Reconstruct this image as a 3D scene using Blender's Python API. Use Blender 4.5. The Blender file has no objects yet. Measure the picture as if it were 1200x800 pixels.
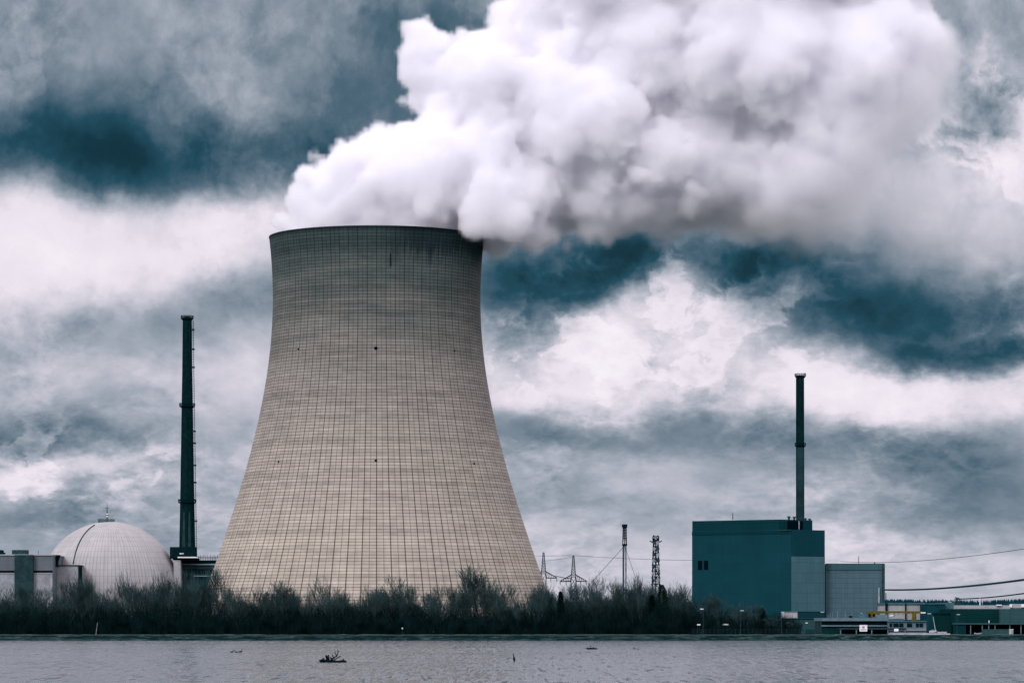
import bpy, math, random
from mathutils import Vector, noise as mnoise
R = random.Random(7)
sc = bpy.context.scene
COL = sc.collection
F = 4000.0      # focal length in photo pixels (1200 wide)
EYE = 5.0
def P(px, py, D):
    return Vector(((px - 600) * D / F, D, EYE + (730 - py) * D / F))
def X(px, D): return (px - 600) * D / F
def Z(py, D): return EYE + (730 - py) * D / F
GZ = 1.7        # ground level of the plant above the water
rad = math.radians

# ------------------------------------------------------------------ camera
cam = bpy.data.objects.new('camera', bpy.data.cameras.new('camera')); COL.objects.link(cam)
cam.location = (0, 0, EYE); cam.rotation_euler = (math.pi / 2, 0, 0)
cam.data.lens = 120; cam.data.sensor_width = 36; cam.data.shift_y = .275
cam.data.clip_start = 1; cam.data.clip_end = 60000
sc.camera = cam

# ------------------------------------------------------------------ colour helpers
def lin(c): c /= 255.0; return c / 12.92 if c <= .04045 else ((c + .055) / 1.055) ** 2.4
def rgb(r, g, b): return (lin(r), lin(g), lin(b), 1)

class NT:
    """small node-tree writer"""
    def __init__(s, tree): s.t = tree; s.N = tree.nodes; s.L = tree.links
    def put(s, sock, v):
        if v is None: return
        if isinstance(v, bpy.types.NodeSocket): s.L.new(v, sock)
        elif isinstance(v, bpy.types.Node): s.L.new(v.outputs[0], sock)
        else: sock.default_value = v
    def n(s, typ, ins=None, **k):
        o = s.N.new(typ)
        for a, b in k.items(): setattr(o, a, b)
        for a, b in (ins or {}).items(): s.put(o.inputs[a], b)
        return o
    def m(s, op, a, b=None, c=None, clamp=False):
        o = s.n('ShaderNodeMath', operation=op); o.use_clamp = clamp
        for i, v in enumerate((a, b, c)): s.put(o.inputs[i], v)
        return o.outputs[0]
    def smooth(s, v, a, b, lo=0.0, hi=1.0):
        o = s.n('ShaderNodeMapRange', interpolation_type='SMOOTHSTEP')
        for i, x in enumerate((v, a, b, lo, hi)): s.put(o.inputs[i], x)
        return o.outputs[0]
    def noise(s, vec, scale, detail=2, rough=.5, dist=0.0, out=0, **k):
        o = s.n('ShaderNodeTexNoise', {'Vector': vec, 'Scale': scale, 'Detail': detail, 'Roughness': rough, 'Distortion': dist}, **k)
        return o.outputs[out]
    def comb(s, x, y, z=0.0): return s.n('ShaderNodeCombineXYZ', {0: x, 1: y, 2: z}).outputs[0]
    def sep(s, v): return s.n('ShaderNodeSeparateXYZ', {0: v}).outputs
    def mix(s, f, a, b, mode='MIX'):
        o = s.n('ShaderNodeMix', data_type='RGBA', blend_type=mode)
        s.put(o.inputs[0], f); s.put(o.inputs[6], a); s.put(o.inputs[7], b)
        return o.outputs[2]
    def ramp(s, f, stops, interp='EASE'):
        o = s.n('ShaderNodeValToRGB', {0: f}); r = o.color_ramp; r.interpolation = interp
        while len(r.elements) < len(stops): r.elements.new(.5)
        for e, (p, c) in zip(r.elements, stops): e.position = p; e.color = c
        return o.outputs[0]

# ------------------------------------------------------------------ sky
SUN_EL, SUN_AZ = rad(31), rad(-150)    # sun stands high behind the viewer's left shoulder
world = bpy.data.worlds.new('World'); sc.world = world; world.use_nodes = True
w = NT(world.node_tree); w.N.clear()
d = w.sep(w.n('ShaderNodeTexCoord').outputs['Generated'])
ya = w.m('MAXIMUM', w.m('ABSOLUTE', d[1]), .12)
u = w.m('MULTIPLY', w.m('DIVIDE', d[0], ya), F / 100)       # azimuth tangent, units of 1.43 degrees
v = w.m('MULTIPLY', w.m('DIVIDE', w.m('MAXIMUM', d[2], 0.0), ya), F / 100)
back = w.m('MULTIPLY', w.m('LESS_THAN', d[1], 0.0), 40.0)
# clouds get flatter towards the horizon
vs = w.m('MULTIPLY', w.m('LOGARITHM', w.m('ADD', v, 2.2), math.e), 7.2)
q = w.comb(u, vs, back)
warp = w.n('ShaderNodeVectorMath', {0: w.noise(q, .45, 5, .55, out=1), 1: (.5, .5, .5)}, operation='SUBTRACT').outputs[0]
warp2 = w.n('ShaderNodeVectorMath', {0: w.n('ShaderNodeVectorMath', {0: w.noise(q, 1.7, 4, .6, out=1), 1: (.5, .5, .5)}, operation='SUBTRACT').outputs[0], 1: (.5, .38, 0)}, operation='MULTIPLY').outputs[0]
wp = w.n('ShaderNodeVectorMath', {0: warp, 1: (1.5, .8, 0)}, operation='MULTIPLY').outputs[0]
uv = w.n('ShaderNodeVectorMath', {0: w.n('ShaderNodeVectorMath', {0: w.comb(u, v, back), 1: wp}, operation='ADD').outputs[0], 1: warp2}, operation='ADD').outputs[0]
# cloud masses: photo x, photo y, half sizes, tilt, brightness
MASSES = [
 (200,0,520,80,0,-.12),
 (120,140,320,110,0,-.20),(40,175,150,60,0,-.22),(250,195,320,60,-4,-.26),(430,120,190,130,35,-.22),(560,80,170,120,0,-.10),(170,205,110,40,0,-.14),
 (275,122,190,48,22,.08),(30,235,110,70,35,.12),
 (130,280,330,75,4,.26),(60,345,210,60,8,.14),(250,370,170,52,10,-.16),(330,300,120,80,0,.06),(110,395,150,40,6,-.05),
 (60,430,220,55,0,.04),(300,430,150,90,0,.12),(40,515,170,34,4,-.22),(170,478,190,40,0,-.07),(60,548,150,30,12,.20),(30,595,160,42,0,-.09),
 (250,560,160,60,0,.05),(100,620,260,50,0,-.08),
 (690,315,280,56,0,-.40),(830,285,170,42,6,-.24),(600,365,75,62,0,-.30),(690,360,110,40,35,-.10),
 (825,300,110,42,40,.30),(640,430,190,70,0,.17),(740,385,150,60,20,.14),(850,420,210,85,0,.17),(690,350,60,40,30,-.14),(930,400,60,40,-30,-.12),(770,415,70,50,60,-.10),(900,360,110,50,-25,.16),
 (1030,330,290,85,0,-.24),(1070,378,220,56,-3,-.33),(930,335,130,62,-20,-.16),(1140,417,150,24,4,-.34),(1160,395,80,40,20,.14),
 (1110,462,240,48,-3,.22),(960,450,140,50,0,.12),(740,503,230,30,0,-.21),(1000,530,210,40,4,-.18),(1150,575,150,70,0,-.20),(860,560,220,40,0,.06),
 (690,465,160,22,3,.10),(1130,500,160,30,0,-.08),(700,600,230,50,0,-.07),(900,640,420,60,0,.02),(1000,600,220,26,0,-.06),
 (1175,60,110,110,0,-.07),(1158,130,50,50,0,-.26),(900,665,560,80,0,.09),(1185,75,50,40,-30,.16),(1190,190,90,60,0,.14),(1180,260,160,70,0,.02),
 (900,200,420,170,0,.02)]
base = None
for cx, cy, rx, ry, rot, amp in MASSES:
    mp = w.n('ShaderNodeMapping', {'Vector': uv, 'Location': ((cx - 600) / 100, (730 - cy) / 100, 0), 'Rotation': (0, 0, rad(rot)), 'Scale': (rx / 100 * 1.25, ry / 100 * 1.25, 1.5)}, vector_type='TEXTURE')
    g = w.n('ShaderNodeTexGradient', {0: mp.outputs[0]}, gradient_type='SPHERICAL').outputs['Fac']
    g = w.smooth(g, 0.0, .85)
    base = w.m('MULTIPLY_ADD', g, amp, .60 if base is None else base)
f1 = w.noise(q, .55, 7, .56, .3)
f2 = w.noise(q, 2.3, 6, .6, .4)
calm = w.smooth(w.noise(q, .38, 2, .5), .36, .62, .35, 1.15)       # some parts of the cloud are smooth, some ragged
lowk = w.smooth(v, .2, 3.4, .50, 1.0)
val = w.m('MULTIPLY_ADD', w.m('MULTIPLY', w.m('SUBTRACT', f1, .5), lowk), .60, base)
f3 = w.noise(q, 7.0, 4, .62)
def patch(cx, cy_, rx, ry, rot=0):      # a direction-space area of ragged cumulus
    mp = w.n('ShaderNodeMapping', {'Vector': uv, 'Location': ((cx - 600) / 100, (730 - cy_) / 100, 0), 'Rotation': (0, 0, rad(rot)), 'Scale': (rx / 100, ry / 100, 1.5)}, vector_type='TEXTURE')
    return w.smooth(w.n('ShaderNodeTexGradient', {0: mp.outputs[0]}, gradient_type='SPHERICAL').outputs['Fac'], 0.0, .6)
ragged = w.m('ADD', patch(780, 385, 300, 130, 10), w.m('ADD', patch(1160, 150, 130, 130), patch(60, 545, 200, 60)))
calm = w.m('MULTIPLY_ADD', ragged, .55, calm)
val = w.m('MULTIPLY_ADD', w.m('MULTIPLY', w.m('SUBTRACT', f3, .5), calm), .13, val)
val = w.m('MULTIPLY_ADD', w.m('MULTIPLY', w.m('SUBTRACT', f2, .5), calm), .34, val)
bl = w.noise(w.n('ShaderNodeVectorMath', {0: q, 1: warp2}, operation='ADD').outputs[0], .95, 8, .58, .25)
rim_ = w.m('SUBTRACT', w.smooth(bl, .475, .55), w.smooth(bl, .53, .74))        # lit cloud edges that fade inwards
val = w.m('MULTIPLY_ADD', w.m('MULTIPLY', rim_, w.m('MULTIPLY_ADD', ragged, 2.0, calm)), .055, w.m('SUBTRACT', val, .015))
above = w.smooth(v, 9.0, 20.0)          # brighter overcast overhead
val = w.m('ADD', val, w.m('MULTIPLY', above, .30))
vr = w.m('DIVIDE', w.m('ADD', val, .25), 1.4)
def st(x): return (x + .25) / 1.4
col = w.ramp(vr, [(0.0, rgb(4,36,50)), (st(-.02), rgb(8,50,64)), (st(.14), rgb(30,74,92)), (st(.30), rgb(80,105,122)), (st(.44), rgb(124,138,152)), (st(.58), rgb(164,171,184)), (st(.72), rgb(204,202,214)), (st(.88), rgb(234,226,237)), (st(1.1), rgb(246,240,248))], 'LINEAR')
nish = w.n('ShaderNodeTexSky', sky_type='NISHITA', sun_disc=False, sun_elevation=SUN_EL, sun_rotation=SUN_AZ)
b1 = w.n('ShaderNodeBackground', {0: col, 1: w.m('MULTIPLY_ADD', w.m('MAXIMUM', above, w.smooth(d[1], .1, -.5)), .72, 1.0)}); b2 = w.n('ShaderNodeBackground', {0: nish.outputs[0], 1: .05})  # sky behind the viewer is boosted as added fill light
cover = w.smooth(val, 0.0, .35, .97, 1.0)
ms = w.n('ShaderNodeMixShader', {0: cover, 1: b2.outputs[0], 2: b1.outputs[0]})
w.n('ShaderNodeOutputWorld', {0: ms.outputs[0]})

# ------------------------------------------------------------------ sun and exposure
sl = bpy.data.lights.new('sun', 'SUN'); sl.energy = 1.5; sl.angle = rad(18); sl.color = (1.0, .955, .965)
so = bpy.data.objects.new('sun', sl); COL.objects.link(so)
sdir = Vector((math.sin(SUN_AZ) * math.cos(SUN_EL), math.cos(SUN_AZ) * math.cos(SUN_EL), math.sin(SUN_EL)))
so.rotation_euler = sdir.to_track_quat('Z', 'Y').to_euler()
sc.view_settings.view_transform = 'Standard'; sc.view_settings.look = 'None'; sc.view_settings.exposure = 0.0; sc.view_settings.gamma = 1
sc.render.engine = 'CYCLES'
cy = sc.cycles
cy.max_bounces = 26; cy.glossy_bounces = 4; cy.diffuse_bounces = 3; cy.volume_bounces = 24; cy.volume_step_rate = 1.5; cy.volume_max_steps = 256
cy.use_adaptive_sampling = True; cy.adaptive_threshold = .02; cy.use_denoising = True; cy.denoiser = 'OPENIMAGEDENOISE'; cy.denoising_input_passes = 'RGB_ALBEDO_NORMAL'; cy.denoising_prefilter = 'ACCURATE'
#BODY
# ------------------------------------------------------------------ mesh helpers
class MB:
    """collects boxes, prisms, tubes and quads, then links them as ONE mesh object"""
    def __init__(s): s.v = []; s.f = []; s.uv = None
    def poly(s, pts, faces):
        o = len(s.v); s.v += [tuple(p) for p in pts]; s.f += [tuple(i + o for i in f) for f in faces]
    def box(s, x0, x1, y0, y1, z0, z1):
        s.poly([(x0,y0,z0),(x1,y0,z0),(x1,y1,z0),(x0,y1,z0),(x0,y0,z1),(x1,y0,z1),(x1,y1,z1),(x0,y1,z1)],
               [(0,3,2,1),(4,5,6,7),(0,1,5,4),(1,2,6,5),(2,3,7,6),(3,0,4,7)]); return s
    def pbox(s, px0, px1, py0, py1, D, depth):      # py0 above py1; front face at distance D
        return s.box(X(px0, D), X(px1, D), D, D + depth, Z(py1, D), Z(py0, D))
    def prism(s, pts, z0, z1):
        n = len(pts)
        s.poly([(x, y, z0) for x, y in pts] + [(x, y, z1) for x, y in pts],
               [tuple(range(n))[::-1], tuple(range(n, 2 * n))] + [(i, (i + 1) % n, n + (i + 1) % n, n + i) for i in range(n)]); return s
    def tube(s, a, b, r0, r1=None, n=6, cap=True):
        r1 = r0 if r1 is None else r1
        a = Vector(a); b = Vector(b); dd = (b - a)
        if dd.length < 1e-6: return s
        dd.normalize(); up = Vector((0, 0, 1)) if abs(dd.z) < .9 else Vector((1, 0, 0))
        e = dd.cross(up).normalized(); g = dd.cross(e)
        pts = []
        for c, r in ((a, r0), (b, r1)):
            for i in range(n):
                t = 2 * math.pi * i / n; pts.append(c + e * (math.cos(t) * r) + g * (math.sin(t) * r))
        fs = [(i, n + i, n + (i + 1) % n, (i + 1) % n) for i in range(n)]
        if cap and n > 2: fs += [tuple(range(n)), tuple(range(2 * n - 1, n - 1, -1))]
        s.poly(pts, fs); return s
    def path(s, pts, r, n=5):
        for a, b in zip(pts, pts[1:]): s.tube(a, b, r, r, n, False)
        return s
    def lathe(s, c, prof, n=24, cap=True):
        o = len(s.v); c = Vector(c)
        for r, z in prof:
            for i in range(n):
                t = 2 * math.pi * i / n; s.v.append((c.x + r * math.cos(t), c.y + r * math.sin(t), z))
        for k in range(len(prof) - 1):
            for i in range(n):
                j = (i + 1) % n; s.f.append((o + k*n + i, o + k*n + j, o + (k+1)*n + j, o + (k+1)*n + i))
        if cap:
            s.f.append(tuple(o + i for i in range(n))[::-1]); m_ = o + (len(prof) - 1) * n; s.f.append(tuple(m_ + i for i in range(n)))
        return s
    def build(s, name, mat, parent=None, smooth=False, origin=None):
        root = Vector(parent['_o']) if parent is not None else (Vector(origin) if origin else Vector((0, 0, 0)))
        me = bpy.data.meshes.new(name)
        me.from_pydata([(x - root.x, y - root.y, z - root.z) for x, y, z in s.v], [], s.f)
        me.materials.append(mat)
        if smooth: me.polygons.foreach_set('use_smooth', [True] * len(me.polygons))
        me.update()
        o = bpy.data.objects.new(name, me); COL.objects.link(o)
        o['_o'] = tuple(root)
        if parent is not None:
            o.parent = parent
        else: o.location = root
        return o
def tag(o, label, cat, group=None, kind=None):
    if label: o['label'] = label
    if cat: o['category'] = cat
    if group: o['group'] = group
    if kind: o['kind'] = kind
    return o
def thing(name, loc, label, cat, group=None):
    o = bpy.data.objects.new(name, None); COL.objects.link(o); o.location = loc; o['_o'] = tuple(loc); o.empty_display_size = 1
    return tag(o, label, cat, group)
def structure(o): o['kind'] = 'structure'; return o
def copy_tree(o, loc, label, rz=0, sc_=(1, 1, 1), group=None):
    c = o.copy(); COL.objects.link(c); c.location = loc; c.rotation_euler = (0, 0, rz); c.scale = sc_
    if label: c['label'] = label
    if group: c['group'] = group
    for ch in list(o.children):
        k = ch.copy(); COL.objects.link(k); k.parent = c
        for gch in list(ch.children):
            k2 = gch.copy(); COL.objects.link(k2); k2.parent = k
    return c

# ------------------------------------------------------------------ materials
def mat(name, color, rough=.7, metal=0.0, var=.12, scale=.6, build=None, spec=0.0):
    m_ = bpy.data.materials.new(name); m_.use_nodes = True
    t = NT(m_.node_tree); bs = t.N['Principled BSDF']
    bs.inputs['Roughness'].default_value = rough; bs.inputs['Metallic'].default_value = metal; bs.inputs['Specular IOR Level'].default_value = spec
    if len(color) == 3: color = (*color, 1)
    if build: build(t, bs, color)
    else:
        co = t.n('ShaderNodeTexCoord').outputs['Object']
        nz = t.noise(co, scale, 5, .6)
        k = t.smooth(nz, .3, .7, 1 - var * 1.6, 1 + var)
        t.L.new(t.mix(1.0, color, t.comb(k, k, k), 'MULTIPLY'), bs.inputs['Base Color'])
    return m_
def clad(panel_x=3.0, panel_z=1.2, line=.05, depth=.25, streak=.18, axis=0):
    """sheet cladding: joints, per-panel tone, faint rain streaks"""
    def f(t, bs, color):
        co = t.n('ShaderNodeTexCoord').outputs['Object']; s_ = t.sep(co)
        h = t.m('ADD', s_[0], t.m('MULTIPLY', s_[1], .77))
        gx = t.m('DIVIDE', h, panel_x); gz = t.m('DIVIDE', s_[2], panel_z)
        fx = t.m('ABSOLUTE', t.m('SUBTRACT', t.m('FRACT', gx), .5)); fz = t.m('ABSOLUTE', t.m('SUBTRACT', t.m('FRACT', gz), .5))
        lx = t.m('GREATER_THAN', fx, .5 - line * .5); lz = t.m('GREATER_THAN', fz, .5 - line)
        cell = t.n('ShaderNodeTexWhiteNoise', {0: t.comb(t.m('FLOOR', gx), t.m('FLOOR', gz))}, noise_dimensions='3D').outputs[0]
        st_ = t.noise(t.comb(t.m('MULTIPLY', h, .9), t.m('MULTIPLY', s_[2], .05)), 1.0, 4, .65)
        big = t.noise(co, .05, 3, .6)
        k = t.m('MULTIPLY_ADD', t.m('SUBTRACT', cell, .5), .10, 1.0)
        k = t.m('MULTIPLY_ADD', t.m('SUBTRACT', st_, .5), streak * 2, k)
        k = t.m('MULTIPLY_ADD', t.m('SUBTRACT', big, .5), .35, k)
        k = t.m('MULTIPLY', k, t.m('MULTIPLY_ADD', t.m('MAXIMUM', lx, lz), -depth, 1.0))
        t.L.new(t.mix(1.0, color, t.comb(k, k, k), 'MULTIPLY'), bs.inputs['Base Color'])
    return f
M = {}
M['concrete'] = mat('pale_concrete', (.30,.32,.35), .85, var=.18, scale=.25)
M['concrete_dark'] = mat('grey_concrete', (.020,.048,.052), .85, var=.2, scale=.3)
M['facade'] = mat('grey_facade', (.125,.150,.170), .8, build=clad(4, 2.4, .03, .15, .12))
M['teal'] = mat('teal_cladding', (.006,.043,.056), .55, build=clad(3.0, 3.4, .03, .09, .16))
M['teal_dark'] = mat('dark_teal_cladding', (.004,.032,.040), .6, build=clad(3.0, 3.4, .03, .2, .12))
M['teal_light'] = mat('weathered_teal_panels', (.052,.122,.145), .6, build=clad(3.2, 3.4, .03, .22, .30))
M['grey_panel'] = mat('ribbed_grey_panels', (.065,.120,.145), .6, build=clad(2.2, 1.7, .06, .20, .22))
M['green_wall'] = mat('green_wall', (.004,.030,.032), .7, build=clad(5, 1.2, .05, .2, .15))
M['green_pale'] = mat('pale_green_wall', (.028,.075,.080), .7, build=clad(5, 1.2, .05, .2, .2))
M['steel'] = mat('dark_steel', (.003,.017,.019), .6, .0, var=.2, scale=.5)
M['steel_mid'] = mat('weathered_steel', (.020,.055,.062), .6, .0, var=.25, scale=.8)
M['galv'] = mat('galvanised_steel', (.26,.31,.34), .5, .1, var=.2, scale=.5)
M['black'] = mat('dark_opening', (.001,.006,.008), .8, var=.1)
M['glass'] = mat('dark_window_glass', (.002,.012,.016), .3, var=.1)
M['white'] = mat('white_paint', (.75,.76,.78), .5, var=.06)
M['beige'] = mat('beige_render', (.36,.36,.375), .8, var=.1)
M['pale'] = mat('pale_sheet', (.34,.345,.37), .6, build=clad(2.5, 4.0, .03, .12, .1))
M['bluegrey'] = mat('blue_grey_render', (.11,.17,.20), .7, var=.1)
M['yellow'] = mat('ochre_crane_paint', (.11,.10,.018), .5, var=.25, scale=1.0)
M['fascia'] = mat('blue_green_fascia', (.040,.092,.106), .6, build=clad(4, 3, .03, .1, .2))
M['stack_grey'] = mat('stack_grey', (.014,.040,.045), .7, var=.25, scale=.15)
M['white_dull'] = mat('dull_white_paint', (.42,.44,.46), .6, var=.1)
M['red'] = mat('red_paint', (.45,.06,.06), .5, var=.05)
M['bark'] = mat('wet_bark', (.008,.020,.022), .9, var=.35, scale=.8)
M['twig'] = mat('bare_twigs', (.030,.060,.062), .9, var=.4, scale=.25)
M['thicket'] = mat('thicket', (.004,.014,.015), .95, var=.5, scale=.3)
M['spruce'] = mat('dark_needles', (.006,.024,.022), .95, var=.4, scale=.6)
M['birch'] = mat('pale_bark', (.30,.32,.30), .8, var=.2, scale=2)
M['feather'] = mat('black_feathers', (.006,.010,.012), .6, var=.2)
M['beak'] = mat('dull_beak', (.12,.10,.06), .5, var=.1)
M['drift'] = mat('wet_driftwood', (.004,.008,.010), .7, var=.3, scale=3)
M['hill'] = mat('far_spruce_forest', (.004,.030,.042), .95, var=.3, scale=.02)
M['paving'] = mat('pale_quay_paving', (.42,.43,.45), .8, var=.12, scale=.5)

# ------------------------------------------------------------------ water, bank, ground, hills
def water_mat():
    m_ = bpy.data.materials.new('choppy_water'); m_.use_nodes = True; t = NT(m_.node_tree); bs = t.N['Principled BSDF']
    co = t.n('ShaderNodeTexCoord').outputs['Object']; s_ = t.sep(co)
    bs.inputs['Base Color'].default_value = (.030, .050, .058, 1); bs.inputs['IOR'].default_value = 1.333
    bs.inputs['Roughness'].default_value = .16
    def wave(sx, sy, det, rough, z=0.0): return t.m('SUBTRACT', t.noise(t.comb(t.m('MULTIPLY', s_[0], sx), t.m('MULTIPLY', s_[1], sy), z), 1.0, det, rough), .5)
    # facet slopes of a short chop: crests run across the view, gusts roughen patches
    gust = t.smooth(wave(.012, .010, 3, .6, 9.0), -.15, .15, .75, 1.25)
    ay = t.m('ADD', t.m('MULTIPLY_ADD', wave(1.1, .04, 4, .68), 3.0, t.m('MULTIPLY', wave(2.8, .12, 3, .6, 11.0), 2.2)), t.m('MULTIPLY', wave(.30, .030, 3, .55, 4.0), .65))
    ay = t.m('MULTIPLY_ADD', ay, gust, t.m('MULTIPLY', wave(.05, .02, 3, .6, 7.0), .25))
    ay = t.m('MINIMUM', t.m('SUBTRACT', ay, .10), .0)
    ax = t.m('MULTIPLY', wave(1.4, .20, 2, .5, 2.0), .5)
    nrm = t.n('ShaderNodeVectorMath', {0: t.comb(ax, ay, 1.0)}, operation='NORMALIZE').outputs[0]
    t.L.new(nrm, bs.inputs['Normal'])
    return m_
wm = MB(); wm.poly([(-3000,-400,0),(3000,-400,0),(3000,1006,0),(-3000,1006,0)], [(0,1,2,3)])
structure(wm.build('lake_water', water_mat()))

def bank_mat():
    def f(t, bs, c):
        co = t.n('ShaderNodeTexCoord').outputs['Object']; s_ = t.sep(co)
        nz = t.noise(t.comb(t.m('MULTIPLY', s_[0], .25), t.m('MULTIPLY', s_[1], .5), t.m('MULTIPLY', s_[2], .6)), 1.0, 6, .7)
        gr = t.noise(co, 1.3, 4, .7)
        cc = t.ramp(nz, [(.30, (.001,.006,.007,1)), (.48, (.004,.016,.017,1)), (.56, (.014,.036,.036,1)), (.70, (.06,.09,.09,1))], 'LINEAR')
        cc = t.mix(t.smooth(s_[2], 1.42, 1.66, 0.0, .75), cc, (.060,.088,.084,1))
        k = t.smooth(gr, .3, .7, .6, 1.4)
        t.L.new(t.mix(1.0, cc, t.comb(k, k, k), 'MULTIPLY'), bs.inputs['Base Color'])
    return mat('grassy_stone_bank', (0, 0, 0), .95, build=f)
mb = MB(); n = 900
prof = [(994, -1.6), (1000, .03), (1002.2, .45), (1004, .95), (1006, 1.45), (1008, GZ), (1014, GZ)]
xs = [-900 + 1800 * i / n for i in range(n + 1)]
for x in xs:
    for y, z in prof:
        k = mnoise.noise(Vector((x * .35, y * .6, 0))) * .22 + mnoise.noise(Vector((x * 1.7, y, 3))) * .12
        mb.v.append((x, y + k * 5 if y > 995 else y, z + (k if 0 < z < GZ + 1 else 0)))
pn = len(prof)
for i in range(n):
    for j in range(pn - 1): a = i * pn + j; mb.f.append((a, a + pn, a + pn + 1, a + 1))
structure(mb.build('river_bank', bank_mat()))
def ground_mat():
    def f(t, bs, c):
        co = t.n('ShaderNodeTexCoord').outputs['Object']
        cc = t.ramp(t.noise(co, .08, 6, .65), [(.35, (.006,.016,.015,1)), (.5, (.014,.03,.028,1)), (.7, (.03,.05,.045,1))], 'LINEAR')
        t.L.new(cc, bs.inputs['Base Color'])
    return mat('winter_grass', (0, 0, 0), .95, build=f)
g = MB(); g.poly([(-9000,1013,GZ-.06),(9000,1013,GZ-.06),(9000,16000,GZ-.06),(-9000,16000,GZ-.06)], [(0,1,2,3)])
structure(g.build('ground', ground_mat()))
q_ = MB(); q_.box(X(1046,1012), X(1112,1012), 1009.5, 1024, GZ-.02, GZ+.34); structure(q_.build('quay_paving', M['paving']))
# hills on the horizon at the right, with a rough forest canopy
hm = MB(); HN = 360; RW = [(0, 0), (120, .55), (260, .9), (420, 1.0), (700, .8), (1100, 0)]
def hill_h(x):
    px = 600 + x * F / 5200
    if px < 1060: h = 702
    elif px < 1150: h = 702 + 1.5 * (px - 1060) / 90
    else: h = 703.5 - 5.5 * min(1, (px - 1150) / 110)
    top = Z(h, 5200) - GZ
    return top * max(0, min(1, (2600 - abs(x)) / 600)) if x > 0 else top * max(.0, min(1, (x + 2600) / 900))
for i in range(HN + 1):
    x = -2600 + 5200 * i / HN
    for dy, k in RW: hm.v.append((x, 4800 + dy + mnoise.noise(Vector((x * .01, dy, 0))) * 30, GZ - .5 + hill_h(x) * k * (.93 + .07 * mnoise.noise(Vector((x * .004, dy * .01, 5))))))
pn = len(RW)
for i in range(HN):
    for j in range(pn - 1): a = i * pn + j; hm.f.append((a, a + pn, a + pn + 1, a + 1))
structure(hm.build('hills', M['hill'], smooth=True))
fm = MB(); rr = random.Random(3)
for i in range(9000):
    x = rr.uniform(300, 2300); k = rr.random(); dy = 60 + 420 * k
    kk = .3 + .7 * min(1, dy / 300); z = GZ - 2 + hill_h(x) * kk * .93
    h = rr.uniform(2.5, 6); r = h * rr.uniform(.22, .38)
    fm.lathe((x, 4800 + dy, 0), [(r, z), (r * .55, z + h * .5), (.1, z + h)], 5, False)
tag(fm.build('forest', M['hill']), 'dark spruce forest on the low hills at the right horizon', 'forest', kind='stuff')

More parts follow.
